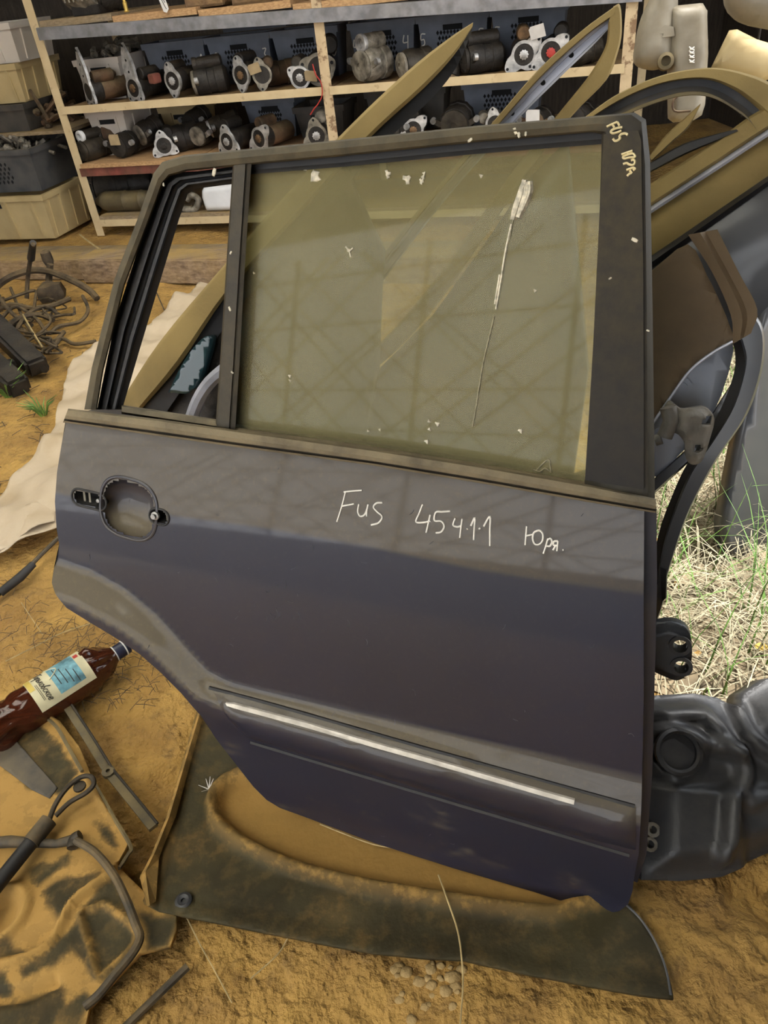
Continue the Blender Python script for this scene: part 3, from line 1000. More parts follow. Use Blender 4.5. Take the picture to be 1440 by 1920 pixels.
# hand cup: a bowl pressed in behind the missing handle
rows, dd = [], []
for k, (sc, dp) in enumerate(((1.10, 0.0012), (1.05, 0.0030), (1.0, 0.0015), (0.97, -0.004), (0.90, -0.011), (0.78, -0.017), (0.6, -0.0215), (0.35, -0.024), (0.08, -0.0245))):
    row = []
    for (u, v) in cup:
        uu, vv = CUPC[0] + (u - CUPC[0]) * sc, CUPC[1] + (v - CUPC[1]) * sc
        row.append(DF.pt(uu, vv, door_h(uu, vv) + dp))
        dd.append(0.85 * sstep(0.3, -0.6, (vv - CUPC[1]) / CRY) * (1 if k > 2 else 0.2) + 0.15)
    rows.append(row)
g = loft(rows, True)
g[1].append([len(g[0]) - 44 + k for k in range(44)])
hc = ob('handle_cup', g, M['paint'], door, 'all', dd, 'shallow navy hand cup without its handle')
for si, (q, a, b, r) in enumerate(SLOTS):
    c = shrink(q, 0.0)
    rr = []
    for sc, dp in ((-0.16, 0.0008), (-0.10, 0.0022), (0.0, 0.0016), (0.10, -0.002), (0.14, -0.03)):
        s = shrink(q, sc) if False else None
        row = []
        for (u, v) in q:
            # grow about the slot's own centre line
            t = max(0, min(1, ((u - a[0]) * (b[0] - a[0]) + (v - a[1]) * (b[1] - a[1])) / max(1e-9, (b[0] - a[0]) ** 2 + (b[1] - a[1]) ** 2)))
            cx, cy = a[0] + (b[0] - a[0]) * t, a[1] + (b[1] - a[1]) * t
            uu, vv = u + (cx - u) * sc * 1.6, v + (cy - v) * sc * 1.6
            row.append(DF.pt(uu, vv, door_h(uu, vv) + dp))
        rr.append(row)
    g = loft(rr, True)
    g[1].append([len(g[0]) - len(q) + k for k in range(len(q))])
    sl = ob('handle_slot', g, M['rubber'], door, 'all', None, 'black slot where the handle was fixed')
    pc = ((a[0] + b[0]) / 2, (a[1] + b[1]) / 2)
    g = join(*[beam(DF.pt(pc[0] + k, pc[1] - r * .9, door_h(*pc) - 0.012), DF.pt(pc[0] + k, pc[1] + r * .9, door_h(*pc) - 0.012), 0.003, 0.003) for k in ((-0.008, -0.018) if si == 0 else (0.006,))])
    ob('bracket', g, M['aluworn'], sl)
u, v = DF.uvh(293, 966, door_h)
ob('bolt', join(lathe([(0.0065, 0), (0.0065, 0.004), (0.004, 0.005), (0.004, 0.009), (0, 0.009)], DF.pt(u, v, door_h(u, v)), DF.n, 12)), M['alu'], door, True)
u, v = DF.uvh(186, 938, door_h)
ob('bolt', join(lathe([(0.003, 0), (0.003, 0.004), (0, 0.005)], DF.pt(u, v, door_h(u, v)), DF.n, 10)), M['alu'], door, True)

# lower rub moulding with its bright strip
MO = [(395, 1296), (420, 1301), (520, 1330), (700, 1380), (900, 1436), (1100, 1492), (1192, 1518), (1192, 1600), (1073, 1571), (900, 1519), (700, 1459), (560, 1418), (463, 1389), (430, 1358), (408, 1325)]
moh = lambda u, v: door_h(u, v) + 0.007
MOUV = DF.uvs(MO, moh)


def mo_h(u, v):
    d, _ = pdist(u, v, MOUV, True)
    return door_h(u, v) + 0.001 + 0.008 * sstep(0, 0.012, d)


def mo_d(u, v):
    e, se = pdist(u, v, MOTOP)
    return 0.75 * sstep(0.03, 0.008, e) + 0.04


MOTOP = DF.uvs([(395, 1296), (520, 1330), (700, 1380), (900, 1436), (1100, 1492), (1192, 1518)], moh)
g, D = panel(MOUV, DF, 0.016, mo_h, 0, (), (), mo_d)
ob('side_moulding', g, M['paint'], door, 'all', D)
CS0 = [(424, 1316), (440, 1317), (570, 1351), (700, 1389), (800, 1417), (900, 1446), (1000, 1475), (1078, 1497)]
CS1 = [(427, 1322), (440, 1327), (570, 1362), (700, 1400), (800, 1428), (900, 1457), (1000, 1486), (1076, 1507)]
rows = []
for t, wv in ((0, 0.0), (0.1, 0.003), (0.9, 0.003), (1, 0.0)):
    row = []
    for a, b in zip(CS0, CS1):
        u, v = DF.uvh(a[0] + (b[0] - a[0]) * t, a[1] + (b[1] - a[1]) * t, mo_h)
        row.append(DF.pt(u, v, mo_h(u, v) + wv))
    rows.append(row)
ob('bright_strip', loft(rows), M['chrome'], door, False, None, 'bright worn metal strip along the moulding')
g = strokes(DF, [[(392, 1290), (520, 1324), (800, 1404), (1190, 1512)], [(470, 1392), (700, 1461), (900, 1521), (1180, 1604)]], lambda u, v: door_h(u, v), 0.0035, -0.001)
ob('shadow_gap', g, M['rubber'], door)

# hinge-side flange, a separate folded edge behind the skin
FL0 = [(1200, 946), (1200, 1100), (1199, 1300), (1196, 1450), (1191, 1600), (1183, 1650)]
FL1 = [(1231, 950), (1232, 1100), (1227, 1300), (1223, 1450), (1212, 1600), (1195, 1655)]
hw = -0.012
A0 = [DF.pt(*DF.uv(x, y, 0.004), 0.004) for x, y in FL0]
A1 = [DF.pt(*DF.uv(x, y, hw), hw) for x, y in FL0]
B1 = [DF.pt(*DF.uv(x, y, hw), hw) for x, y in FL1]
B2 = [DF.pt(*DF.uv(x, y, hw), -0.085) for x, y in FL1]
g = loft([A0, A1, B1, B2])
ob('hinge_flange', g, M['paint'], door, False, [0.12] * len(g[0]))

# belt moulding under the window
BT0 = [(128, 766), (300, 786), (440, 806), (700, 842), (900, 873), (1100, 908), (1230, 935)]
BT1 = [(118, 792), (300, 818), (440, 838), (700, 873), (900, 906), (1100, 941), (1230, 962)]
rows = []
for t, wv in ((0.0, -0.03), (0.0, 0.012), (0.12, 0.020), (0.5, 0.022), (0.72, 0.020), (0.76, 0.010), (0.84, 0.009), (0.88, 0.016), (1.0, 0.013), (1.0, -0.01)):
    row = []
    for a, b in zip(BT0, BT1):
        x, y = a[0] + (b[0] - a[0]) * t, a[1] + (b[1] - a[1]) * t
        row.append(DF.pt(*DF.uv(x, y, wv), wv))
    rows.append(row)
g = loft(rows)
n = len(BT0)
g[1].append([i * n for i in range(len(rows))])
g[1].append([i * n + n - 1 for i in range(len(rows))][::-1])
D = []
for i in range(len(rows)):
    D += [(0.1 if 4 < i < 7 else 1.0) * (1 - 0.35 * k / n) for k in range(n)]
ob('belt_moulding', g, M['belt'], door, False, D)

# window frame
FO = [(158, 768), (172, 690), (214, 525), (262, 400), (288, 325), (304, 304), (345, 291), (500, 276), (640, 262), (900, 235), (1130, 216), (1190, 211), (1211, 224), (1219, 300), (1224, 600), (1228, 940)]
FI = [(182, 768), (194, 695), (234, 535), (279, 415), (305, 345), (318, 330), (350, 321), (500, 306), (640, 293), (900, 266), (1110, 248), (1128, 252), (1128, 275), (1124, 400), (1112, 650), (1096, 908)]
rows = []
for t, wv in ((0.0, -0.045), (0.0, -0.004), (0.10, 0.006), (0.5, 0.010), (0.88, 0.006), (1.0, -0.002), (1.0, -0.04)):
    rows.append([DF.pt(*DF.uv(a[0] + (b[0] - a[0]) * t, a[1] + (b[1] - a[1]) * t, wv), wv) for a, b in zip(FO, FI)])
rows.append(rows[0])
g = loft(rows)
D = []
for i in range(len(rows)):
    D += [(0.9 if k < 11 else 0.28) * (0.75 if i in (0, 1) else 1) for k in range(len(FO))]
ob('window_frame', g, M['frame'], door, True, D)
# pillar film panel on the right
PI = [(1132, 252), (1196, 244), (1202, 262), (1206, 500), (1207, 750), (1207, 918), (1097, 900), (1112, 650), (1124, 400)]
g, D = panel(DF.uvs(PI, lambda u, v: 0.012), DF, 0.05, lambda u, v: 0.012, 0.006, (), (), lambda u, v: 0.08 + 0.5 * sstep(0.6, 1.0, v))
ob('pillar_panel', g, M['pillar'], door, False, D, 'flat black pillar panel marked by hand')
# the frame's black rubber channel
SI = [(229, 768), (262, 655), (306, 508), (336, 410), (352, 364), (366, 354), (436, 345)]
SO = [(182, 768), (216, 600), (258, 470), (290, 380), (306, 340), (322, 328), (436, 312)]
rows = []
for t, wv in ((0.0, -0.004), (0.12, -0.014), (0.20, -0.004), (0.36, -0.003), (0.42, -0.016), (0.55, -0.018), (0.60, -0.006), (0.70, -0.006), (0.76, -0.018), (1.0, -0.024), (1.0, -0.05)):
    rows.append([DF.pt(*DF.uv(a[0] + (b[0] - a[0]) * t, a[1] + (b[1] - a[1]) * t, wv), wv) for a, b in zip(SO, SI)])
ob('window_seal', loft(rows), M['rubber'], door, True, None, 'ridged black rubber channel of the open quarter window')
TO = [(465, 308), (640, 293), (900, 266), (1130, 246)]
TI = [(465, 327), (640, 313), (900, 288), (1130, 270)]
rows = [[DF.pt(*DF.uv(a[0] + (b[0] - a[0]) * t, a[1] + (b[1] - a[1]) * t, wv), wv) for a, b in zip(TO, TI)] for t, wv in ((-0.1, -0.003), (0.0, -0.012), (0.6, -0.012), (1.0, -0.010), (1.0, -0.02))]
ob('window_seal', loft(rows), M['rubber'], door)
SBa = [(228, 760), (405, 787), (440, 800), (700, 836), (900, 868), (1100, 903)]
rows = [[DF.pt(*DF.uv(x, y + dy, wv), wv) for x, y in SBa] for dy, wv in ((-1, -0.03), (2, -0.004), (12, 0.004), (16, -0.03))]
ob('sill_seal', loft(rows), M['belt'], door, False, [0.8] * 24)
# divider between quarter window and main glass
DVa = [(437, 300), (424, 500), (411, 700), (404, 799)]
DVb = [(472, 298), (459, 500), (449, 680), (441, 806)]
rows = [[DF.pt(*DF.uv(a[0] + (b[0] - a[0]) * t, a[1] + (b[1] - a[1]) * t, wv), wv) for a, b in zip(DVa, DVb)] for t, wv in ((0, -0.03), (0, -0.001), (0.08, 0.004), (0.68, 0.004), (0.72, 0.001), (0.78, 0.001), (0.82, 0.004), (1, 0.002), (1, -0.03))]
rows.append(rows[0])
g = loft(rows)
ob('window_divider', g, M['frame'], door, False, [0.42] * len(g[0]))
# the pane
GL = [(462, 318), (640, 303), (900, 278), (1150, 256), (1148, 400), (1138, 650), (1122, 920), (900, 885), (700, 852), (438, 815)]
glh = lambda u, v: -0.016
pane = ob('window_glass', prism(DF.uvs(GL, glh), DF, -0.020, -0.016), M['glass'], door, False, None, 'dust-filmed greenish window pane')
gl1 = lambda u, v: -0.0155
st = [[(985, 338), (968, 385), (962, 412)], [(990, 345), (975, 400)], [(980, 350), (966, 400)], [(986, 342), (988, 360), (972, 408)], [(992, 340), (992, 362), (978, 395)], [(980, 356), (962, 410)], [(984, 338), (984, 366)]]
ob('white_streak', strokes(DF, st, gl1, 0.0040, 0), M['dropping'], pane, False, None, 'thick white dried dropping on the glass')
st = [[(959, 420), (948, 470), (940, 520)], [(940, 520), (930, 580)], [(937, 515), (928, 570)]]
ob('white_streak', strokes(DF, st, gl1, 0.0014, 0), M['dropping'], pane)
st = [[(927, 592), (918, 630), (906, 680), (898, 730), (890, 780), (886, 800)], [(898, 725), (894, 760)], [(962, 412), (955, 450)]]
ob('white_streak', strokes(DF, st, gl1, 0.0009, 0), M['dropping_thin'], pane, False, None, None, 'stuff')
blobs = [(590, 332, 9), (594, 325, 5), (572, 317, 3), (727, 325, 5), (727, 332, 3), (763, 336, 7), (790, 340, 4), (794, 325, 2), (793, 332, 3), (800, 828, 4), (820, 795, 4), (804, 790, 3), (805, 805, 3), (976, 808, 4), (543, 705, 3), (544, 714, 2.5), (902, 330, 3), (654, 470, 3), (476, 512, 2), (1003, 545, 2.5), (712, 806, 2), (690, 808, 2)]
gs = []
for x, y, r in blobs:
    u, v = DF.uvh(x, y, gl1)
    rr = r * 0.0007
    gs.append(lathe([(rr, 0), (rr * 0.8, 0.0008), (0, 0.001)], DF.pt(u, v, -0.0157), DF.n, 9, lambda a, h: 1 + 0.35 * sin(3 * a + x) + 0.15 * sin(7 * a)))
gs.append(strokes(DF, [[(655, 471), (648, 462)], [(655, 471), (662, 465)], [(655, 471), (658, 482)], [(797, 322), (790, 346)]], gl1, 0.001, 0))
ob('dried_spot', join(*gs), M['dropping'], pane, False, None, None, 'stuff')
st = [[(1005, 882), (1028, 862), (1033, 884)], [(1000, 880), (1012, 884), (1022, 878), (1034, 886)]]
ob('scratch_mark', strokes(DF, st, gl1, 0.0008, 0), M['dropping_thin'], pane)

# hand-written letters
q = lambda L: [[(560 + x / 2.1176, 860 + y / 2.1176) for x, y in s] for s in L]
FUS = q([[(187, 132), (172, 190), (153, 250)], [(180, 132), (215, 128), (252, 125)], [(172, 188), (200, 183), (220, 179)],
         [(240, 180), (236, 210), (246, 228), (262, 222), (272, 200), (277, 180)], [(277, 180), (272, 206), (271, 228)],
         [(333, 174), (310, 176), (298, 192), (312, 210), (332, 230), (318, 254), (288, 263)]])
NUM = q([[(493, 181), (480, 215), (467, 250), (500, 252), (524, 246)], [(523, 222), (516, 255), (507, 293)],
         [(602, 208), (570, 210), (545, 213), (540, 245), (566, 248), (578, 268), (566, 290), (545, 294)],
         [(622, 236), (614, 262), (630, 270), (646, 266)], [(650, 238), (645, 275), (641, 313)],
         [(668, 279), (672, 277)], [(684, 266), (700, 234), (698, 280), (696, 322)],
         [(716, 279), (722, 275)], [(735, 268), (760, 229), (760, 290), (760, 346)]])
JUR = q([[(906, 268), (903, 305), (900, 342)], [(902, 306), (916, 303), (930, 300)], [(950, 284), (934, 294), (930, 318), (938, 338), (954, 340), (968, 325), (970, 300), (960, 286), (950, 284)],
         [(990, 316), (982, 345), (972, 376)], [(988, 322), (1000, 316), (1006, 330), (998, 346), (984, 346)],
         [(1030, 326), (1014, 328), (1012, 342), (1028, 344)], [(1030, 326), (1028, 345), (1026, 366)], [(1020, 346), (1010, 362)], [(1048, 362), (1052, 362)]])
for nm, L in (('written_letters', FUS), ('written_numbers', NUM), ('written_name', JUR)):
    ob(nm, strokes(DF, L, door_h, 0.00125, 0.0006), M['chalk'], door, False, None, 'white hand-written marker strokes')
q = lambda L: [[(1125 + x / 16.0, 220 + y / 16.0) for x, y in s] for s in L]
PF = q([[(200, 285), (350, 212), (520, 140)], [(520, 140), (552, 190), (585, 255)], [(370, 215), (400, 255), (432, 305)],
        [(670, 300), (560, 315), (430, 350), (345, 400), (335, 452), (400, 480), (520, 450), (640, 400)],
        [(785, 545), (818, 512), (740, 488), (640, 512), (590, 570), (605, 630), (540, 690), (450, 710), (385, 640)]])
PJ = q([[(640, 1115), (800, 1060), (975, 1000)], [(822, 1060), (835, 1085), (855, 1115)], [(990, 1080), (870, 1110), (720, 1165), (690, 1200), (740, 1235), (880, 1205), (1045, 1190), (1035, 1130), (990, 1080)],
        [(690, 1400), (800, 1372), (870, 1410), (960, 1432), (1030, 1400), (1042, 1310), (990, 1272), (930, 1300)],
        [(790, 1580), (900, 1540), (1000, 1512), (1050, 1545), (990, 1592)], [(890, 1590), (925, 1635), (955, 1680)], [(950, 1670), (880, 1700), (815, 1765)]])
ph = lambda u, v: 0.012
for L in (PF, PJ):
    ob('written_letters', strokes(DF, L, ph, 0.0012, 0.0006), M['cream_mark'], door, False, None, 'yellowish hand-written letters on the pillar')
gs = []
rs = random.Random(5)
for x, y, L in ((430, 700, 4), (425, 580, 5), (427, 474, 4), (985, 250, 4), (880, 262, 5), (965, 245, 6), (972, 252, 5), (1190, 450, 6), (1144, 522, 3), (395, 322, 8), (300, 345, 4), (1215, 620, 3)):
    u, v = DF.uvh(x, y, ph)
    gs.append(lathe([(L * 0.0005, 0), (L * 0.0004, 0.0008), (0, 0.001)], DF.pt(u, v, 0.012 if x > 1120 else 0.0085 if y < 300 else 0.004), DF.n, 8, lambda a, h: 1 + 0.4 * sin(2 * a + x)))
ob('dried_spot', join(*gs), M['dropping'], door, False, None, None, 'stuff')
gs = []
for k in range(70):
    x, y = rs.uniform(130, 1180), rs.uniform(850, 1600)
    if k < 25:
        x, y = rs.uniform(400, 560), rs.uniform(1060, 1160)
    u, v = DF.uvh(x, y, door_h)
    if not inpoly(u, v, SKUV):
        continue
    a = rs.uniform(0, pi)
    L = rs.uniform(1, 7)
    gs.append(strokes(DF, [[(x, y), (x + L * cos(a), y + L * sin(a) + rs.uniform(-2, 2)), (x + 2 * L * cos(a + .3), y + 2 * L * sin(a + .3))]], lambda u, v: max(door_h(u, v), mo_h(u, v) if inpoly(u, v, MOUV) else -1), 0.0004, 0.0002, True, 3, 3))
ob('paint_scuff', join(*gs), M['scratch'], door, False, None, None, 'stuff')
# ------------------------------------------------------------------ other car parts leaning behind and beside the door


def strip(fr, A, B, prof, closed_ends=True):
    """bar between two pixel contours on a frame; prof = [(t, w)] across it."""
    rows = []
    for t, wv in prof:
        rows.append([fr.pt(*fr.uv(a[0] + (b[0] - a[0]) * t, a[1] + (b[1] - a[1]) * t, wv), wv) for a, b in zip(A, B)])
    rows.append(rows[0])
    g = loft(rows)
    n = len(A)
    k = len(prof)
    if closed_ends:
        g[1].append([i * n for i in range(k)])
        g[1].append([i * n + n - 1 for i in range(k)][::-1])
    return g


def sm(P, k=4):
    return [(p.x, p.y) for p in spline([(a, b, 0) for a, b in P], k)]


BAR = ((0, -0.03), (0, 0.0), (0.12, 0.006), (0.85, 0.008), (1, 0.0), (1, -0.03))


def pillow(poly, fr, res, depth, rad, th=None, extra=None):
    """rounded solid over an outline: both faces swell away from the rim."""
    def h(u, v):
        d, _ = pdist(u, v, poly, True)
        t = min(1.0, d / rad)
        e = depth * sqrt(max(0.0, 1 - (1 - t) ** 2))
        return e + (extra(u, v) if extra else 0)
    g1, _ = panel(poly, fr, res, h)
    g2, _ = panel(poly, fr, res, lambda u, v: -h(u, v) if th is None else -th * (h(u, v) / max(1e-6, depth)))
    return join(g1, (g2[0], [f[::-1] for f in g2[1]]))


# A: leaf-shaped window frame rising behind the quarter window, tip pointing up right
FA_ = DF.off(-0.27)
la = thing('car_door', 'sand-dusted car door behind the quarter window, its thin frame tip rising over the shelves', 'car door', FA_.pt(-0.6, 0.0))
A0 = sm([(222, 760), (300, 640), (415, 503), (520, 383), (640, 252), (760, 137), (840, 73), (887, 42)])
A1 = sm([(258, 775), (338, 682), (426, 552), (545, 420), (690, 262), (795, 165), (850, 105), (886, 50)])
A2 = sm([(300, 790), (362, 700), (450, 575), (570, 440), (715, 275), (812, 182), (858, 122), (884, 60)])
ob('window_frame', strip(FA_, A0, A1, BAR), M['golddust'], la, True)
ob('frame_seal', strip(FA_, A1, A2, ((0, -0.03), (0, -0.012), (1, -0.02), (1, -0.035))), M['rubber'], la)
pl = FA_.uvs([(262, 772), (338, 690), (426, 560), (545, 428), (640, 330), (700, 470), (690, 700), (660, 870), (420, 900), (250, 860)])
ob('inner_shell', panel(pl, FA_.off(-0.03), 0.03, lambda u, v: 0.02 * fbm(u * 5, v * 5, 2.2), 0.03)[0], M['iron'], la, 'all')
pl = FA_.uvs(sm([(318, 735), (345, 680), (375, 640), (395, 630), (392, 660), (372, 720), (350, 738)], 3))
ob('teal_panel', panel(pl, FA_.off(0.0), 0.012, lambda u, v: 0.004, 0.02)[0], M['teal'], la, 'all', None, 'dark teal painted patch')
ob('trim_edge', tube([FA_.pt(*FA_.uv(x, y, .01), .01) for x, y in sm([(355, 795), (372, 750), (395, 715), (430, 685)])], 0.012), M['silver'], la, True)

# B: long leaf-shaped frame with a bare channel, its apex near the right upright
FB_ = DF.off(-0.42)
lb = thing('car_door', 'sand-dusted door frame with bare metal channel, apex before the right shelf upright', 'car door', FB_.pt(-0.2, 0.0))
B0 = sm([(450, 805), (560, 690), (700, 500), (820, 350), (930, 222), (1010, 130), (1090, 58), (1155, 10)])
B1 = sm([(468, 800), (575, 690), (713, 500), (832, 350), (942, 226), (1021, 138), (1098, 68), (1150, 30)])
B2 = sm([(505, 790), (603, 690), (738, 500), (856, 350), (966, 229), (1045, 150), (1112, 85), (1140, 55)])
ob('window_frame', strip(FB_, B0, B1, BAR), M['golddust'], lb, True)
ch = ob('bare_channel', strip(FB_, B1, B2, ((0, -0.03), (0, -0.012), (0.25, -0.014), (0.3, -0.02), (0.8, -0.02), (0.85, -0.01), (1, -0.008), (1, -0.03))), M['silver'], lb, False, None, 'bare bluish metal channel of the frame')
for x, y in ((1018, 155), (1071, 103), (960, 212)):
    ob('fixing_hole', lathe([(0.004, 0), (0.004, 0.002), (0, 0.002)], FB_.pt(*FB_.uv(x, y, -0.019), -0.0205), FB_.n, 10), M['hole'], ch)
C0 = sm([(1150, 12), (1163, 10), (1166, 60), (1158, 100), (1137, 150), (1072, 218), (985, 330), (905, 450), (805, 590), (705, 690), (590, 748), (450, 810)])
C1 = sm([(1140, 45), (1140, 50), (1137, 80), (1125, 108), (1098, 150), (1043, 218), (955, 330), (870, 450), (775, 575), (690, 662), (585, 722), (450, 795)])
ob('window_frame', strip(FB_, C0, C1, BAR), M['golddust'], lb, True)
pl = FB_.uvs([(600, 752), (705, 694), (805, 594), (905, 456), (985, 336), (1060, 260), (1100, 700), (1060, 980), (700, 980), (520, 850)])
ob('outer_skin', panel(pl, FB_.off(-0.02), 0.06, lambda u, v: 0.01 * fbm(u * 3, v * 3, 4.2), 0.04)[0], M['darkpaint'], lb, 'all')

# C: broad dusted frame arching in from the right edge
FC_ = DF.off(-0.33)
lc = thing('car_door', 'car door with broad sand-dusted arched frame at the upper right', 'car door', FC_.pt(0.2, 0.0))
K0 = sm([(1096, 220), (1150, 181), (1210, 152), (1270, 134), (1340, 127), (1400, 138), (1450, 158), (1510, 200), (1560, 260)])
K1 = sm([(1108, 221), (1160, 190), (1215, 165), (1270, 151), (1325, 149), (1370, 165), (1405, 190), (1440, 225), (1480, 290)])
K2 = sm([(1135, 226), (1185, 203), (1235, 184), (1280, 172), (1320, 172), (1352, 184), (1385, 205), (1405, 222), (1430, 262)])
ob('window_frame', strip(FC_, K0, K1, BAR), M['golddust'], lc, True)
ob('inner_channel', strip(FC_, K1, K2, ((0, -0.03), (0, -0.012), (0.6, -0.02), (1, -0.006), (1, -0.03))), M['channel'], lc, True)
K3 = [(a[0] * .25 + b[0] * .75, a[1] * .25 + b[1] * .75 + 14) for a, b in zip(K1, K2)]
ob('inner_edge', strip(FC_, K2, K3, BAR), M['goldside'], lc, True)
lo = FC_.uvs([(1214, 352), (1290, 300), (1340, 268), (1405, 222), (1450, 200), (1540, 205), (1540, 190), (1540, 175), (1470, 222), (1220, 388)])
bandA = [(1212, 350), (1290, 298), (1345, 262), (1405, 218), (1455, 190), (1540, 150)]
bandB = [(1212, 392), (1290, 341), (1345, 305), (1405, 265), (1455, 232), (1540, 180)]
ob('belt_rail', strip(FC_, bandA, bandB, BAR), M['golddust'], lc, True)
bandC = [(1212, 406), (1290, 355), (1345, 319), (1405, 279), (1455, 246), (1540, 194)]
ob('bright_edge', strip(FC_, bandB, bandC, ((0, -0.02), (0, 0.0), (0.35, 0.004), (0.6, 0.016), (1, 0.012), (1, -0.02))), M['silver'], lc, True, None, 'bare silver edge along the belt')
bandD = [(1212, 486), (1290, 433), (1345, 395), (1405, 354), (1455, 320), (1540, 262)]
ob('outer_skin', strip(FC_, bandC, bandD, ((0, -0.03), (0, 0.0), (0.5, 0.005), (1, -0.004), (1, -0.03))), M['golddust'], lc, True)
bandE = [(1212, 510), (1290, 455), (1345, 416), (1405, 374), (1455, 338), (1540, 280)]
ob('frame_seal', strip(FC_, bandD, bandE, ((0, -0.03), (0, 0.0), (0.5, 0.014), (1, 0.0), (1, -0.03))), M['rubber'], lc, True)
bandF = [(1212, 700), (1290, 650), (1345, 640), (1405, 610), (1455, 560), (1540, 500)]
ob('lower_skin', strip(FC_, bandE, bandF, ((0, -0.03), (0, -0.005), (0.5, 0.005), (1, 0.0), (1, -0.03))), M['darkpaint'], lc, True)
ob('corner_trim', strip(FC_, sm([(1218, 292), (1250, 252), (1285, 220), (1314, 194)]), sm([(1222, 302), (1262, 266), (1290, 240), (1312, 200)]), BAR), M['golddust'], lc, True)
ob('corner_seal', strip(FC_, sm([(1218, 305), (1280, 270), (1340, 252), (1380, 242)]), sm([(1216, 325), (1285, 290), (1345, 264), (1385, 246)]), BAR), M['rubber'], lc, True)

pl = FC_.uvs([(1214, 560), (1214, 700), (1212, 1000), (1200, 1360), (720, 1330), (660, 960), (1000, 935), (1130, 890)])
ob('door_body', panel(pl, FC_.off(-0.02), 0.08, lambda u, v: 0.006 * fbm(u * 3, v * 3, 2.4), 0.06)[0], M['darkpaint'], lc, 'all')
# brown dusted wing panel under it
FD_ = DF.off(-0.20)
ld = thing('wing_panel', 'brown dusted wing panel behind the hinge edge of the navy door', 'car panel', FD_.pt(0.05, 0.1))
pl = FD_.uvs(sm([(1180, 530), (1225, 505), (1290, 458), (1325, 515), (1352, 570), (1368, 610), (1374, 640), (1335, 662), (1295, 694), (1262, 738), (1230, 785), (1180, 850)], 3))
ob('outer_skin', panel(pl, FD_, 0.02, lambda u, v: 0.006 * fbm(u * 7, v * 7, 1.2), 0.004)[0], M['browndust'], ld, 'all')
ob('turned_edge', tube([FD_.pt(*FD_.uv(x, y, .002), .002) for x, y in sm([(1374, 640), (1335, 662), (1295, 694), (1262, 738), (1230, 785), (1180, 850)])], 0.0022, 6), M['silver'], ld, True)
ob('edge_trim', strip(FD_, sm([(1290, 440), (1335, 510), (1370, 590), (1374, 645)]), sm([(1345, 430), (1385, 510), (1420, 580), (1408, 625)]), ((0, -0.02), (0, 0.004), (0.4, 0.012), (0.6, 0.006), (1, 0.012), (1, -0.02))), M['browndust'], ld, True)
pl = FD_.uvs([(1150, 640), (1205, 760), (1214, 1000), (1200, 1375), (1000, 1370), (980, 930), (1110, 900)])
ob('lower_flange', panel(pl, FD_.off(-0.004), 0.06, None, 0.004)[0], M['browndust'], ld)
# bare pillar metal, hinge
FE_ = DF.off(-0.27)
le = thing('hinge_pillar', 'bare grey metal pillar panel behind the door hinge on the right', 'car panel', FE_.pt(0.05, 0.1))
pl = FE_.uvs(sm([(1190, 880), (1230, 780), (1265, 728), (1300, 685), (1372, 630), (1366, 700), (1335, 780), (1300, 825), (1232, 895)], 2))
ob('pressed_sheet', panel(pl, FE_, 0.02, lambda u, v: 0.003 * fbm(u * 9, v * 9), 0.004)[0], M['greysteel'], le, 'all')
for x, y, r in ((1277, 727, .012), (1240, 816, .010)):
    c = FE_.pt(*FE_.uv(x, y, .004), .003)
    ob('bolt', join(lathe([(r * 1.3, 0), (r * 1.3, .003), (r * .75, .003), (r * .75, .010), (0, .010)], c, FE_.n, 12)), M['greysteel'], le, True)
ob('stiffener', strip(FE_, [(1190, 930), (1300, 830), (1370, 720)], [(1190, 960), (1310, 850), (1385, 730)], BAR), M['darkpaint'], le)
pl = FE_.uvs([(1190, 880), (1215, 900), (1212, 1000), (1198, 1370), (1020, 1365), (1010, 935), (1130, 900)])
ob('sill_end', panel(pl, FE_.off(-0.004), 0.06, None, 0.004)[0], M['greysteel'], le)
FH_ = DF.off(-0.19)
lh = thing('hinge_casting', 'cast door hinge with two bolt holes beside the navy door edge', 'hinge', FH_.pt(*FH_.uv(1300, 860)))
pl = FH_.uvs(sm([(1246, 762), (1256, 752), (1275, 765), (1300, 762), (1322, 764), (1338, 780), (1339, 795), (1332, 820), (1320, 858), (1308, 870), (1294, 868), (1284, 852), (1283, 828), (1272, 812), (1258, 806), (1262, 785)], 3))
h1, h2 = FH_.uv(1325, 788), FH_.uv(1308, 838)
circ = lambda c, r, n=14: [(c[0] + r * cos(2 * pi * k / n), c[1] + r * sin(2 * pi * k / n)) for k in range(n)]


def hingeh(u, v):
    d, _ = pdist(u, v, pl, True)
    return 0.008 * sstep(0, 0.01, d) + 0.012 * sstep(0.03, 0.0, abs(u - FH_.uv(1285, 790)[0]))


ob('leaf', panel(pl, FH_, 0.004, hingeh, 0.012, [circ(h1, .006), circ(h2, .006)])[0], M['hinge'], lh, 'all')
ob('knuckle', tube([FH_.pt(*FH_.uv(x, y), 0.012) for x, y in ((1252, 760), (1258, 785), (1246, 815))], 0.011, 10), M['hinge'], lh, True)
ob('pin', tube([FH_.pt(*FH_.uv(x, y), 0.014) for x, y in ((1240, 818), (1228, 822))], 0.008, 10), M['hinge'], lh, True)
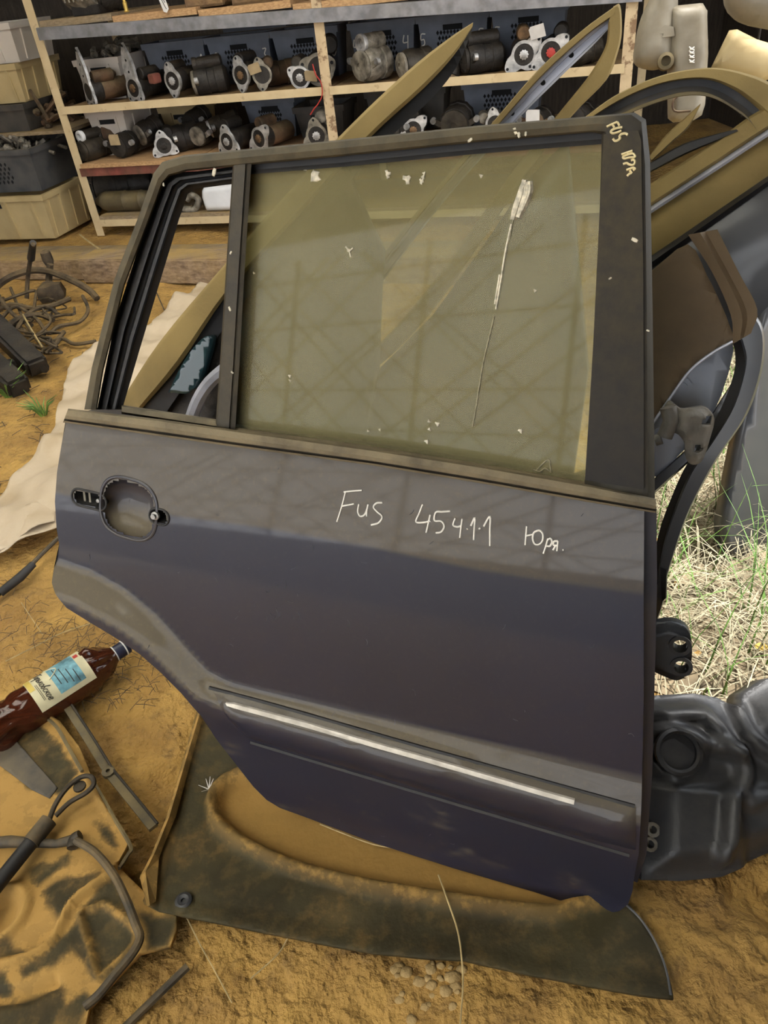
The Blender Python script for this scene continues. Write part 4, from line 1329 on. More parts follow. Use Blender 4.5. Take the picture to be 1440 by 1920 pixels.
# dark curved shut-line frame sweeping down to the ground
FG_ = DF.off(-0.24)
G0 = sm([(1400, 585), (1418, 592), (1433, 625), (1430, 690), (1402, 775), (1352, 850), (1320, 905), (1290, 965), (1264, 1040), (1250, 1088), (1244, 1130), (1222, 1200), (1208, 1290), (1198, 1372)])
G1 = sm([(1385, 630), (1392, 650), (1396, 690), (1372, 768), (1330, 835), (1295, 885), (1272, 935), (1248, 1005), (1236, 1060), (1230, 1100), (1226, 1130), (1205, 1200), (1192, 1290), (1182, 1372)])
G2 = sm([(1372, 640), (1378, 660), (1376, 700), (1350, 770), (1308, 838), (1280, 885), (1258, 935), (1238, 990), (1222, 1060), (1215, 1100), (1210, 1130), (1192, 1200), (1178, 1290), (1168, 1372)])
lg = thing('door_aperture', 'dark curved body pillar sweeping down beside the bright grass', 'car panel', FG_.pt(0.1, 0.0))
ob('outer_face', strip(FG_, G0, G1, ((0, -0.03), (0, 0.0), (0.1, 0.006), (0.9, 0.006), (1, 0.0), (1, -0.03))), M['darkpaint'], lg, True)
ob('inner_face', strip(FG_, G1, G2, ((0, -0.03), (0, -0.012), (1, -0.02), (1, -0.04))), M['rubber'], lg, True)
ob('bracket', strip(FG_, [(1236, 1062), (1240, 1130)], [(1252, 1070), (1250, 1120)], BAR), M['rubber'], lg)
# dark panel standing in the grass at the right edge
FHp = Frame(onz(1400, 1055, 0.0), (0.86, 0.5, 0.0), (0.12, 0.3, 1.0))
pl = FHp.uvs([(1470, 520), (1440, 560), (1418, 660), (1404, 770), (1384, 880), (1366, 985), (1370, 1035), (1385, 1046), (1440, 1062), (1560, 1080), (1600, 540)])
solo('dark_panel', panel(pl, FHp, 0.04, lambda u, v: 0.012 * sin(u * 9), 0.03)[0], M['darkpaint'], 'dark blue-grey panel standing in the dry grass at the right edge', 'car panel', None, 'all')
# rubber mount plate with two bushes
FMp = DF.off(-0.10)
lm = thing('mount_plate', 'black oval mounting plate with two bushed holes beside the door edge', 'bracket', FMp.pt(*FMp.uv(1260, 1275)))
pl = FMp.uvs(sm([(1195, 1182), (1228, 1172), (1258, 1168), (1285, 1178), (1296, 1200), (1297, 1235), (1290, 1262), (1270, 1276), (1240, 1266), (1222, 1258), (1195, 1255)], 3))
hs = [FMp.uv(1275, 1205), FMp.uv(1277, 1244)]
ob('plate', panel(pl, FMp, 0.004, lambda u, v: 0.008 * sstep(0, 0.012, pdist(u, v, pl, True)[0]), 0.018, [circ(c, .0105) for c in hs])[0], M['plastic'], lm, 'all', [0.0] * len(panel(pl, FMp, 0.004, None, 0.018, [circ(c, .0105) for c in hs])[0][0]))
for c in hs:
    o_, i_ = circ(c, .0150, 18), circ(c, .0098, 18)
    ob('bush', loft([[FMp.pt(*p, .008) for p in o_], [FMp.pt(*p, .011) for p in o_], [FMp.pt(*p, .011) for p in i_], [FMp.pt(*p, -.012) for p in i_]], True), M['rubber'], lm)
# moulded black tank / shield on the ground at the right
ga, gb = onz(1190, 1642, 0.0), onz(1440, 1612, 0.0)
FT_ = Frame(ga, gb - ga, Vector((0.06, 0.80, 0.60)))
TO_ = [(1200, 1310), (1222, 1304), (1300, 1300), (1345, 1308), (1378, 1328), (1395, 1300), (1440, 1272), (1560, 1250), (1600, 1560), (1440, 1600), (1345, 1640), (1270, 1648), (1196, 1646)]
pl = FT_.uvs(TO_)
rid = [FT_.uvs(sm(P)) for P in ([(1200, 1338), (1300, 1334), (1320, 1352), (1345, 1388), (1372, 1420), (1380, 1448), (1372, 1475), (1352, 1492), (1345, 1560), (1338, 1600)], [(1225, 1372), (1270, 1378), (1310, 1395), (1360, 1408)], [(1378, 1328), (1390, 1380), (1440, 1415), (1520, 1420)], [(1390, 1500), (1420, 1488), (1460, 1500)])]
hol = FT_.uv(1252, 1408)
e0, e1 = FT_.uv(1220, 1468), FT_.uv(1360, 1478)


def tankh(u, v):
    h = 0.03 * sstep(0, 0.05, pdist(u, v, pl, True)[0])
    for P in rid:
        h += 0.022 * sstep(0.020, 0.004, pdist(u, v, P)[0])
    r = sqrt((u - hol[0]) ** 2 + (v - hol[1]) ** 2)
    h += 0.012 * sstep(0.055, 0.036, r) - 0.035 * sstep(0.032, 0.026, r)
    d, s = pdist(u, v, [e0, e1])
    h += 0.018 * sstep(-0.006, 0.006, d if v < e0[1] + (e1[1] - e0[1]) * (u - e0[0]) / (e1[0] - e0[0]) else -d) * sstep(e1[0] + 0.01, e1[0] - 0.01, u)
    h += 0.003 * fbm(u * 7, v * 7, 6.0, 2)
    return h


lt = thing('plastic_tank', 'black moulded plastic tank with a round socket on the ground at the right', 'plastic tank', ga)
g, D = panel(pl, FT_, 0.0065, tankh, 0.06, (), (), lambda u, v: 0.12)
ob('moulded_shell', g, M['plastic'], lt, 'all', D)
c = FT_.pt(hol[0], hol[1], tankh(hol[0] + 0.034, hol[1]))
ob('socket_ring', lathe([(0.036, -0.006), (0.036, 0.004), (0.031, 0.006), (0.027, 0.002), (0.027, -0.02)], c, FT_.n, 26), M['rubber'], lt, True)
for x, y in ((1222, 1555), (1217, 1582)):
    u, v = FT_.uvh(x, y, tankh)
    ob('bush', lathe([(0.011, 0), (0.011, 0.008), (0.006, 0.008), (0.006, 0.0)], FT_.pt(u, v, tankh(u, v)), FT_.n, 14), M['aluworn'], lt, True)

# washer tanks hung up at the top right
T0 = dep(1265, 100, 1.95)
FW_ = Frame(T0, (0.93, -0.3, 0), (0.05, 0.2, 1.0))
lw = thing('washer_tank', 'cloudy plastic washer tank with hand-written marks hanging at the upper right', 'plastic tank', FW_.pt(*FW_.uv(1285, 230)))
pl = FW_.uvs(sm([(1240, -40), (1212, 10), (1198, 45), (1190, 85), (1187, 112), (1196, 126), (1222, 132), (1240, 128), (1262, 118), (1270, 60), (1272, -40)], 3))
ob('side_lobe', pillow(pl, FW_, 0.012, 0.05, 0.05), M['tank'], lw, 'all')
pl = FW_.uvs([(1252, 20), (1258, 12), (1318, 6), (1326, 20), (1328, 100), (1322, 195), (1316, 216), (1300, 226), (1262, 230), (1252, 222), (1250, 110)])
ob('body', pillow(pl, FW_, 0.010, 0.055, 0.03), M['tank'], lw, 'all')
pl = FW_.uvs([(1231, 62), (1244, 52), (1260, 55), (1262, 72), (1240, 75)])
ob('lug', panel(pl, FW_.off(.05), 0.006, None, 0.01, [circ(FW_.uv(1241, 65, .05), .004, 10)])[0], M['tank'], lw)
ob('cap', lathe([(0.02, -0.03), (0.02, 0.012), (0.012, 0.014), (0.012, 0)], FW_.pt(*FW_.uv(1248, 115, .05), .05), FW_.n, 16), M['goldside'], lw, True)
ob('pipe', tube([FW_.pt(*FW_.uv(x, y, .055), .055) for x, y in sm([(1270, 180), (1262, 190), (1265, 208), (1295, 208)])], 0.003, 6), M['rust'], lw)
ws = []
for k, y0 in enumerate((88, 95, 103, 112)):
    ws += [[(1292, y0), (1297, y0 + 3), (1302, y0)], [(1293, y0 + 4), (1302, y0 + 5)]]
ob('written_letters', strokes(FW_, ws, lambda u, v: 0.056, 0.0014, 0.001), M['chalk'], lw)
wp = FW_.pt(*FW_.uv(1262, -30))
ob('hanging_wire', tube([wp - Z3 * 0.03, Vector((wp.x, wp.y, 2.66))], 0.0025, 6), M['iron'], lw)
T1 = dep(1400, 60, 1.8)
FX_ = Frame(T1, (0.95, -0.3, 0), (0.0, 0.2, 1.0))
pl = FX_.uvs(sm([(1345, -40), (1356, 0), (1362, 20), (1385, 42), (1430, 54), (1490, 60), (1520, 20), (1520, -40)], 3))
lfl = thing('fender_liner', 'bulging dusty grey plastic part cut off by the top right corner', 'plastic tank', FX_.pt(*FX_.uv(1430, 58)))
ob('shell', pillow(pl, FX_, 0.015, 0.06, 0.05), M['tank'], lfl, 'all')
wp = FX_.pt(*FX_.uv(1430, -36))
ob('hanging_wire', tube([wp - Z3 * 0.03, Vector((wp.x, wp.y, 2.66))], 0.0025, 6), M['iron'], lfl)
pl = FX_.uvs([(1346, 122), (1384, 44), (1400, 42), (1440, 62), (1500, 80), (1500, 130), (1440, 150), (1412, 142)])
lbf = thing('bumper_foam', 'yellowish foam wedge under the bulging grey part at upper right', 'car part', FX_.off(-0.14).pt(*FX_.uv(1440, 140)))
ob('foam_block', pillow(pl, FX_.off(-0.14), 0.015, 0.035, 0.03), M['beige'], lbf, 'all')
wp = FX_.off(-0.14).pt(*FX_.uv(1440, 80))
ob('hanging_wire', tube([wp, Vector((wp.x, wp.y, 2.66))], 0.0025, 6), M['iron'], lbf)
# ------------------------------------------------------------------ the ground in front: trim sheets, bottle, cables
# big dark trim sheet the door stands on
FP = GZ(0.022)
PO = [(372, 1330), (382, 1322), (420, 1345), (600, 1440), (800, 1530), (1000, 1610), (1150, 1670), (1182, 1698), (1205, 1730), (1228, 1765), (1248, 1810), (1258, 1850), (1262, 1876), (1200, 1868), (1000, 1832), (870, 1803), (800, 1800), (700, 1790), (500, 1752), (300, 1712), (272, 1698), (268, 1688), (282, 1640), (300, 1590), (340, 1450)]
POUV = FP.uvs(PO)
OV = FP.uvs(sm([(600, 1425), (500, 1440), (430, 1462), (402, 1490), (400, 1520), (420, 1555), (470, 1590), (560, 1630), (700, 1665), (860, 1690), (960, 1706), (1040, 1712), (1075, 1700), (1150, 1680)]))
OVC = OV + FP.uvs([(1150, 1600), (800, 1450)])
LIP = FP.uvs([(382, 1322), (352, 1420), (320, 1530), (298, 1600), (280, 1690)])
GROM = FP.uv(346, 1693)


def sheet_h(u, v):
    h = 0.020 * sstep(0.016, 0.003, pdist(u, v, OV)[0])
    if inpoly(u, v, OVC):
        h += -0.012 * sstep(0.0, 0.03, pdist(u, v, OV)[0])
    d, s = pdist(u, v, LIP)
    h += 0.006 * sstep(0.022, 0.006, d)
    h += 0.014 * sstep(0.03, 0.0, pdist(u, v, FRONT)[0]) * 0.4
    r = sqrt((u - GROM[0]) ** 2 + (v - GROM[1]) ** 2)
    h += 0.004 * sstep(0.018, 0.012, r) - 0.003 * sstep(0.010, 0.006, r)
    return h + 0.004 * fbm(u * 5, v * 5, 0.4, 2)


FRONT = FP.uvs([(300, 1708), (500, 1748), (700, 1785), (870, 1798), (1000, 1828), (1258, 1868)])


def sheet_d(u, v):
    if inpoly(u, v, OVC):
        return 0.9 + 1.2 * sstep(0.0, 0.02, pdist(u, v, OV)[0])
    a = 0.75 * sstep(0.018, 0.002, pdist(u, v, OV)[0])
    b = 0.8 * sstep(0.022, 0.004, pdist(u, v, LIP)[0])
    c = 0.30 * sstep(0.09, 0.03, pdist(u, v, FRONT)[0]) * sstep(-0.1, -0.3, u) if False else 0.0
    n = 0.55 * max(0, fbm(u * 7, v * 7, 8.8)) * sstep(0.12, -0.1, u) + 0.05
    return a + b + n + c


ls = thing('trim_sheet', 'dark plastic trim sheet with sandy oval hollow under the navy door', 'trim panel', FP.pt(*POUV[0], -0.02))
g, D = panel(POUV, FP, 0.009, sheet_h, 0.006, [circ(GROM, 0.0035, 10)], [(GROM[0] - .02, GROM[0] + .02, GROM[1] - .02, GROM[1] + .02, .0025)], sheet_d)
ob('moulded_sheet', g, M['trim'], ls, 'all', D)
g = strip(FP, [(376, 1322), (346, 1420), (312, 1532), (285, 1600), (262, 1645), (276, 1700)], [(386, 1326), (360, 1420), (330, 1530), (305, 1590), (298, 1610), (292, 1690)], ((0, -0.02), (0, 0.018), (0.3, 0.026), (1, 0.014), (1, 0.0)))
ob('turned_lip', g, M['trim'], ls, False, [1.3] * len(g[0]))
ob('grommet', lathe([(0.0135, 0), (0.0135, 0.004), (0.009, 0.006), (0.004, 0.004), (0.004, -0.008)], FP.pt(GROM[0], GROM[1], sheet_h(*GROM) + 0.001), FP.n, 18), M['plastic'], ls, True, [0.1] * 90)
g = strokes(FP, [[(1172, 1695), (1200, 1722), (1228, 1765), (1248, 1815), (1258, 1866)]], sheet_h, 0.0016, 0.0)
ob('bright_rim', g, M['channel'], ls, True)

# ribbed dark tray half covered with sand at the lower left
FQ = GZ(0.028)
QO = [(-60, 1345), (20, 1346), (75, 1340), (112, 1352), (150, 1402), (170, 1452), (196, 1500), (246, 1588), (226, 1630), (270, 1672), (330, 1714), (330, 1742), (318, 1772), (262, 1786), (215, 1835), (168, 1892), (150, 1990), (-60, 1990)]
QUV = FQ.uvs(QO)
r1 = FQ.uvs(sm([(-40, 1812), (30, 1803), (75, 1785), (105, 1760), (122, 1725), (140, 1695), (175, 1668), (222, 1636)]))
r2 = FQ.uvs(sm([(20, 1346), (75, 1342), (110, 1362), (150, 1435), (175, 1480), (215, 1545), (245, 1590), (222, 1632)]))
ringc = FQ.uv(0, 1712)
sq = FQ.uvs([(152, 1716), (195, 1698), (250, 1732), (255, 1760), (235, 1786), (185, 1832)])
grey = FQ.uvs([(0, 1392), (30, 1390), (110, 1480), (95, 1500), (60, 1482), (-10, 1430)])
hol2 = FQ.uvs([(58, 1640), (85, 1615), (130, 1600), (128, 1632), (70, 1662)])
lowr = FQ.uvs([(-40, 1850), (60, 1845), (110, 1822), (125, 1850), (60, 1885), (-40, 1900)])


def tray_h(u, v):
    h = 0.012 * sstep(0.009, 0.003, pdist(u, v, r1)[0]) + 0.010 * sstep(0.007, 0.001, pdist(u, v, r2)[0])
    r = sqrt((u - ringc[0]) ** 2 + (v - ringc[1]) ** 2)
    h += 0.012 * sstep(0.014, 0.0, abs(r - 0.042)) - 0.010 * sstep(0.03, 0.02, r)
    d = pdist(u, v, sq, True)[0]
    h += 0.007 * sstep(0.010, 0.0, d)
    if inpoly(u, v, sq):
        h -= 0.006
    d = pdist(u, v, lowr, True)[0]
    h -= 0.012 * (sstep(0, 0.01, d) if inpoly(u, v, lowr) else 0)
    h += 0.010 * fbm(u * 4, v * 4, 5.5, 3)
    return h


q4 = lambda P: FQ.uvs([(x / 4.0, 1540 + y / 4.0) for x, y in P])
DARKS = [q4([(840, 430), (980, 600), (1060, 900), (900, 1100), (720, 1225), (690, 1180), (560, 970), (430, 1070), (180, 1200), (150, 1120), (310, 1020), (480, 860), (600, 660)]),
         q4([(290, 540), (420, 440), (620, 420), (780, 390), (600, 560), (520, 640), (450, 800), (400, 660), (340, 600)]),
         q4([(-160, 980), (60, 900), (110, 960), (260, 960), (390, 880), (440, 800), (380, 920), (200, 1010), (-160, 1060)]),
         q4([(1030, 690), (1240, 690), (1320, 690), (1320, 830), (1280, 980), (1100, 960), (1080, 800)]),
         q4([(-160, 1330), (120, 1350), (240, 1290), (400, 1250), (490, 1270), (500, 1390), (640, 1250), (720, 1300), (600, 1520), (400, 1800), (-160, 1800)]),
         q4([(-160, 1120), (60, 1150), (110, 1230), (100, 1330), (-160, 1330)]),
         q4([(230, 360), (300, 310), (440, 300), (540, 230), (520, 330), (280, 480)]), q4([(730, 20), (830, 40), (905, 200), (850, 230), (740, 120)]),
         FQ.uvs([(-20, 1375), (80, 1360), (118, 1400), (150, 1452), (112, 1498), (60, 1476), (-20, 1420)])]
def tray_d(u, v):
    n = fbm(u * 16, v * 16, 2.9, 4)
    d = 2.0
    for P in DARKS:
        e = pdist(u, v, P, True)[0]
        if not inpoly(u, v, P):
            e = -e
        d = min(d, 0.10 + 1.9 * sstep(0.006, -0.008, e + 0.012 * n))
    d = max(d, 1.9 * sstep(0.011, 0.005, pdist(u, v, r1)[0] + 0.004 * n), 1.1 * sstep(0.008, 0.001, pdist(u, v, sq, True)[0] + 0.004 * n))
    return max(0.05, min(2.2, d + 0.45 * n))


lq = thing('plastic_tray', 'ribbed dark plastic tray half buried in sand at the lower left', 'trim panel', FQ.pt(*QUV[8], -0.02))
g, D = panel(QUV, FQ, 0.0055, tray_h, 0.008, (), (), tray_d)
ob('moulded_shell', g, M['trim'], lq, 'all', D)
g, D = panel(grey, FQ.off(0.0), 0.01, lambda u, v: tray_h(u, v) + 0.002, 0.002)
ob('grey_pad', g, M['darkcrate'], lq, 'all', None, 'smooth grey patch on the tray')
g = strokes(FQ, [[(-20, 1352), (30, 1350), (75, 1344), (105, 1362), (128, 1400), (155, 1448)], [(178, 1470), (215, 1535), (246, 1588), (240, 1605), (224, 1630)]], tray_h, 0.0035, 0.003)
ob('bead', g, M['goldside'], lq, True)

# long metal rail from the bottle to the trim sheet
P = [onz(x, y, z) for x, y, z in ((128, 1328, .035), (165, 1385, .03), (205, 1450, .025), (250, 1505, .028), (288, 1552, .03))]
g = []
for a, b in zip(P[:-1], P[1:]):
    g.append(beam(a, b, 0.016, 0.007))
lr = thing('metal_rail', 'narrow sandy metal rail from beneath the bottle towards the trim sheet', 'rail', P[-1] - Z3 * 0.02)
ob('flat_bar', join(*g), M['goldside'], lr)
ob('raised_edge', tube([p + Vector((0.008, 0.003, 0.006)) for p in P], 0.0025, 6), M['iron'], lr)
ob('joint_plate', lathe([(0.012, -0.003), (0.012, 0.006), (0.004, 0.007), (0.004, 0.0)], P[2] + Z3 * 0.002, Z3, 12), M['goldside'], lr, True)

# tool-like strut with a bent handle, T-piece and cable
def gp(L, z):
    return [onz(p[0], p[1], p[2] if len(p) > 2 else z) for p in L]


lk = thing('bent_handle_rod', 'black rod ending in a teardrop wire handle on the ribbed tray', 'rod', onz(60, 1600, 0.03))
ob('rod', tube(gp([(-60, 1730), (0, 1652), (50, 1590), (92, 1538)], 0.055), 0.0125, 12), M['rubber'], lk, True)
ob('ferrule', tube(gp([(58, 1580), (92, 1538)], 0.055), 0.0145, 12), M['hose'], lk, True)
ob('handle_loop', tube(spline(gp([(92, 1538, .055), (104, 1508, .06), (125, 1478, .066), (150, 1458, .068), (170, 1456, .068), (176, 1470, .066), (162, 1486, .062), (130, 1505, .058), (104, 1530, .055)], 0), 5), 0.0045, 8), M['darksteel'], lk, True)
ob('grip_plate', lathe([(0.011, 0), (0.011, 0.004), (0.004, 0.006), (0, 0.006)], onz(150, 1476, .06), Z3, 14), M['darksteel'], lk, True)
lv = thing('brake_cable', 'dusty dark cable curving over the ribbed tray from a short T-piece', 'cable', onz(140, 1578, 0.03))
ob('tee_piece', tube(gp([(-40, 1582), (20, 1578), (60, 1580), (105, 1582), (140, 1574)], 0.045), [0.009, 0.010, 0.008, 0.007, 0.009], 10), M['hose'], lv, True)
ob('elbow', tube(spline(gp([(150, 1566, .05), (138, 1574, .047), (136, 1590, .045)], 0), 4), 0.009, 10), M['darksteel'], lv, True)
ob('cable', tube(spline(gp([(142, 1576), (178, 1598), (212, 1638), (236, 1685), (254, 1732), (262, 1758), (248, 1788), (215, 1828), (185, 1865), (158, 1888)], 0.052), 5), 0.0066, 9), M['hose'], lv, True)
solo('buried_rod', tube(gp([(352, 1812, .010), (300, 1862, .008), (225, 1935, .008)], 0), 0.006, 8), M['hose'], 'thin dark rod half buried in the sand, lower left of the trim sheet', 'rod', None, True)
# cable end with ferrule at the left edge
lc2 = thing('control_cable', 'black control cable with a thick sleeve at the left below the white sheet', 'cable', onz(50, 1065, 0.0))
ob('cable', tube(spline(gp([(-40, 1150, .02), (0, 1112, .02), (40, 1078, .03), (75, 1042, .035), (110, 1008, .04), (135, 985, .04)], 0), 4), 0.0055, 8), M['hose'], lc2, True)
ob('sleeve', tube(gp([(0, 1112, .022), (38, 1082, .03), (62, 1058, .033)], 0), [0.011, 0.012, 0.0095], 10), M['rubber'], lc2, True)

# amber bottle lying on its side
ba, bb = onz(-38, 1388, 0.05), onz(242, 1209, 0.05)
bx = (bb - ba).normalized()
BL = (bb - ba).length
bw = thing('beer_bottle', 'crushed amber plastic beer bottle with a cream paper label', 'bottle', (ba + bb) / 2 - Z3 * 0.045)
k = BL / 0.36


def dent(a, h):
    q = (abs(noise.noise(Vector((cos(a) * 1.9, sin(a) * 1.9, h * 15)))) * 2 - 0.55)
    c = 0.20 * sstep(0.12, 0.08, h / k) + 0.26 * sstep(0.25, 0.27, h / k) * sstep(0.315, 0.29, h / k) + 0.02
    return 1 + c * q * 1.4


R = 0.046
prof = [(0.0, 0.004), (0.03, 0.0), (0.041, 0.008), (R, 0.022)] + [(R, t * 0.008) for t in range(4, 33)] + [(0.0445, 0.268), (0.041, 0.280), (0.036, 0.290), (0.029, 0.302), (0.021, 0.314), (0.0165, 0.322), (0.0148, 0.33)]
ob('body', lathe([(r, h * k) for r, h in prof], ba, bx, 40, dent), M['amber'], bw, 'all')
ob('cap', lathe([(0.0165, 0.322 * k), (0.0165, 0.352 * k), (0.0155, 0.357 * k), (0, 0.357 * k)], ba, bx, 24), M['cap'], bw, True)
for hh in (0.320, 0.345):
    ob('cap_ring', lathe([(0.0172, hh * k), (0.0178, (hh + .0015) * k), (0.0172, (hh + .003) * k)], ba, bx, 24), M['whitepaper'], bw, True)
bs = bx.cross(Z3).normalized()
bt = bs.cross(bx)
if bt.z < 0:
    bt = -bt


def lab(h, ang, r=0.0008):
    """point on the bottle wall; ang 0 faces up, positive towards the camera."""
    s = bs if bs.dot(CAM - ba) > 0 else -bs
    return ba + bx * (h * k) + (bt * cos(ang) + s * sin(ang)) * (R * 1.012 + r)


def wrap(h0, h1, a0, a1, r, n=10):
    rows = [[lab(h0 + (h1 - h0) * i / 6, a0 + (a1 - a0) * j / n, r) for j in range(n + 1)] for i in range(7)]
    return loft(rows)


lbl = ob('label', wrap(0.125, 0.255, -0.80, 1.30, 0.0008, 16), M['labelpaper'], bw, 'all', None, 'cream paper label with a script brand word')
ob('label_picture', wrap(0.176, 0.236, -0.55, 1.05, 0.0013, 12), M['labelblue'], lbl, 'all')
ob('label_stripe', wrap(0.126, 0.138, -0.75, 0.3, 0.0013, 12), M['labelyellow'], lbl, 'all')
ob('label_emblem', wrap(0.238, 0.248, -0.25, -0.02, 0.0016, 4), M['red'], lbl, 'all')
# the brand word in a cursive hand, running round the bottle from the top towards the camera
GLY = {'Г': ([[(.2, 0), (.35, .9), (.55, 1.7)], [(0, 1.5), (.5, 1.75), (1.1, 1.65), (1.3, 1.8)]], 1.0),
       'о': ([[(.5, .95), (.15, .75), (.1, .3), (.4, 0), (.75, .25), (.8, .7), (.5, .95)]], 0.95),
       'р': ([[(.25, 1), (.1, .1), (-.1, -.9)], [(.2, .6), (.5, .95), (.8, .8), (.75, .1), (.95, 0)]], 1.05),
       'ь': ([[(.25, 1), (.15, .15), (.4, 0), (.7, .25), (.5, .55), (.2, .45)]], 0.85),
       'к': ([[(.25, 1), (.15, .5), (.1, 0)], [(.8, 1), (.5, .6), (.2, .5), (.55, .3), (.85, 0)]], 0.95),
       'в': ([[(.1, .2), (.4, 1.2), (.65, 1.8), (.5, 1.85), (.25, 1.0), (.15, .1), (.5, 0), (.7, .35), (.5, .75), (.25, .7)]], 0.9),
       'с': ([[(.75, .8), (.45, .95), (.15, .6), (.2, .15), (.5, 0), (.8, .2)]], 0.85),
       'е': ([[(.15, .45), (.6, .5), (.75, .8), (.45, .95), (.15, .6), (.2, .15), (.5, 0), (.85, .25)]], 0.9)}
gs, xx = [], 0.0
for chh in 'Горьковское':
    L, adv = GLY[chh]
    for P in L:
        Q = [lab(0.149 + (p.y + 0.0) * 0.0095, -0.52 + (xx + p.x + p.y * 0.25) * 0.148, 0.0018) for p in spline([(a_, b_, 0) for a_, b_ in P], 4)]
        gs.append(tube(Q, 0.00075, 4))
    xx += adv
ob('label_script', join(*gs), M['labeldark'], lbl, False, None, 'dark cursive word across the label')
gs = [wrap(0.186 + i * 0.012, 0.188 + i * 0.012, -0.2 + 0.2 * i, 0.7 + 0.1 * i, 0.0017, 6) for i in range(4)]
gs += [wrap(0.141 + .003 * i, 0.142 + .003 * i, 0.1, 0.9, 0.0017, 6) for i in range(2)]
ob('label_linework', join(*gs), M['labeldark'], lbl, False, None, None, 'stuff')
ob('label_arch', tube([lab(0.172 + 0.024 * sin(t * pi / 8), -0.5 + 0.75 * t / 8, 0.0018) for t in range(9)], 0.0012, 5), M['labelpaper'], lbl)

# pebbles in front of the trim sheet
rp = random.Random(21)
n = 0
while n < 30:
    x = rp.uniform(735, 885)
    y = 1800 + 0.06 * (x - 800) + 6 + abs(rp.gauss(0, 30))
    if y > 1905:
        continue
    c = onz(x, y, 0)
    c.z = sandh(c.x, c.y) + 0.0
    r = 0.0035 + 0.006 * rp.random() ** 2 
    sd = rp.random() * 50
    bm = bmesh.new()
    bmesh.ops.create_icosphere(bm, subdivisions=2, radius=1)
    V = []
    for v in bm.verts:
        q = v.co * (1 + 0.35 * noise.noise(v.co * 1.3 + Vector((sd, 0, 0))))
        V.append(c + Vector((q.x * r * 1.25, q.y * r, q.z * r * 0.7)))
    bm.verts.index_update()
    FA2 = [[v.index for v in f.verts] for f in bm.faces]
    bm.free()
    solo('pebble', (V, FA2), M['stone'], 'small sandy pebble lying in the sand before the trim sheet', 'pebble', 'pebbles in the sand before the trim sheet', 'all')
    n += 1

# straws and stalks
def stalk(name, pts, r, m, label, cat='straw', grp=None):
    return solo(name, tube(spline([onz(*p) for p in pts], 5), r, 5), m, label, cat, grp, True)


stalk('straw', [(822, 1640, .05), (840, 1690, .04), (858, 1745, .04), (866, 1800, .03), (868, 1850, .02), (862, 1935, .02)], 0.0013, M['straw'], 'long dry stalk crossing the trim sheet down to the bottom edge')
stalk('straw', [(600, 1545, .03), (650, 1565, .03), (700, 1583, .03), (740, 1590, .028)], 0.0013, M['straw'], 'dry stalk lying along the foot of the navy door')
stalk('straw', [(350, 1720, .02), (375, 1770, .015), (400, 1815, .015), (435, 1880, .012)], 0.0011, M['straw'], 'dry stalk on the sand below the sheet grommet')
stalk('straw', [(540, 1758, .02), (520, 1790, .015), (470, 1835, .012)], 0.0011, M['straw'], 'short dry stalk on the sand under the sheet front edge')
stalk('straw', [(10, 1240, .02), (60, 1215, .02), (120, 1185, .02), (185, 1165, .02)], 0.0012, M['straw'], 'dry stalk pointing at the door from above the bottle')
stalk('straw', [(40, 1130, .02), (60, 1160, .02), (80, 1190, .02)], 0.0010, M['straw'], 'short dry stalk on the sand below the control cable')
rt2 = random.Random(9)
tv_, tf_ = [], []
for i in range(260):
    x, y = rt2.gauss(190, 80), rt2.gauss(1215, 45)
    if i > 150:
        x, y = rt2.uniform(0, 330), rt2.uniform(1080, 1330)
    if x < 0 or y < 1060 or y > 1330 or (x > 120 and y < 1130):
        continue
    c = onz(x, y, 0.018)
    a = rt2.uniform(0, pi)
    L = rt2.uniform(0.012, 0.05)
    g = tube([c - Vector((cos(a), sin(a), 0)) * L * .5, c + Vector((0, 0, rt2.uniform(0, .01))), c + Vector((cos(a), sin(a), 0)) * L * .5], 0.0007, 3)
    n0 = len(tv_)
    tv_ += g[0]
    tf_ += [[q + n0 for q in f] for f in g[1]]
tag(ob('plant_litter', (tv_, tf_), M['twig']), 'scattered dark twig and straw litter on the sand by the bottle cap', 'litter', kind='stuff')
solo('feather_tuft', join(*[tube([onz(392, 1480, .03), onz(392 + dx, 1480 + dy, .045)], [0.0012, 0.0004], 4) for dx, dy in ((-20, -8), (-6, -20), (2, -24), (8, -20), (-14, 4))]), M['chalk'], 'tiny white feather tuft at the end of the oval hollow', 'feather')
# ------------------------------------------------------------------ the rack at the back
SA, SBv = Vector((-1.486, 4.72, 0)), Vector((1.293, 3.774, 0))
SEX = (SBv - SA).normalized()
SBK = Vector((-SEX.y, SEX.x, 0))
SROT = math.atan2(SEX.y, SEX.x)


def sp(s, d, z):
    return SA + SEX * s + SBK * d + Z3 * z


def SHF(d):
    return Frame(SA + SBK * d, SEX, Z3)


def spx(px, py, d=0.0):
    return SHF(d).uv(px, py)


def sbox(s0, s1, d0, d1, z0, z1, bev=0.0):
    return box(sp((s0 + s1) / 2, (d0 + d1) / 2, (z0 + z1) / 2), SEX, SBK, Z3, abs(s1 - s0), abs(d1 - d0), abs(z1 - z0), bev)


rack = thing('storage_rack', 'long cream and rusty angle-iron storage rack along the back', 'shelving', sp(1.5, 0.2, 0))
SW = 0.62
for s, nm in ((0.0, 'cream'), (1.545, 'creamrust'), (2.96, 'creamrust')):
    ob('upright', join(sbox(s - 0.025, s + 0.025, -0.004, 0.0, 0.0, 2.2), sbox(s - 0.025, s - 0.020, 0.0, 0.04, 0.0, 2.2)), M[nm], rack)
    ob('rear_upright', sbox(s + 0.06, s + 0.10, SW - 0.03, SW, 0.0, 2.2), M['cream'], rack)
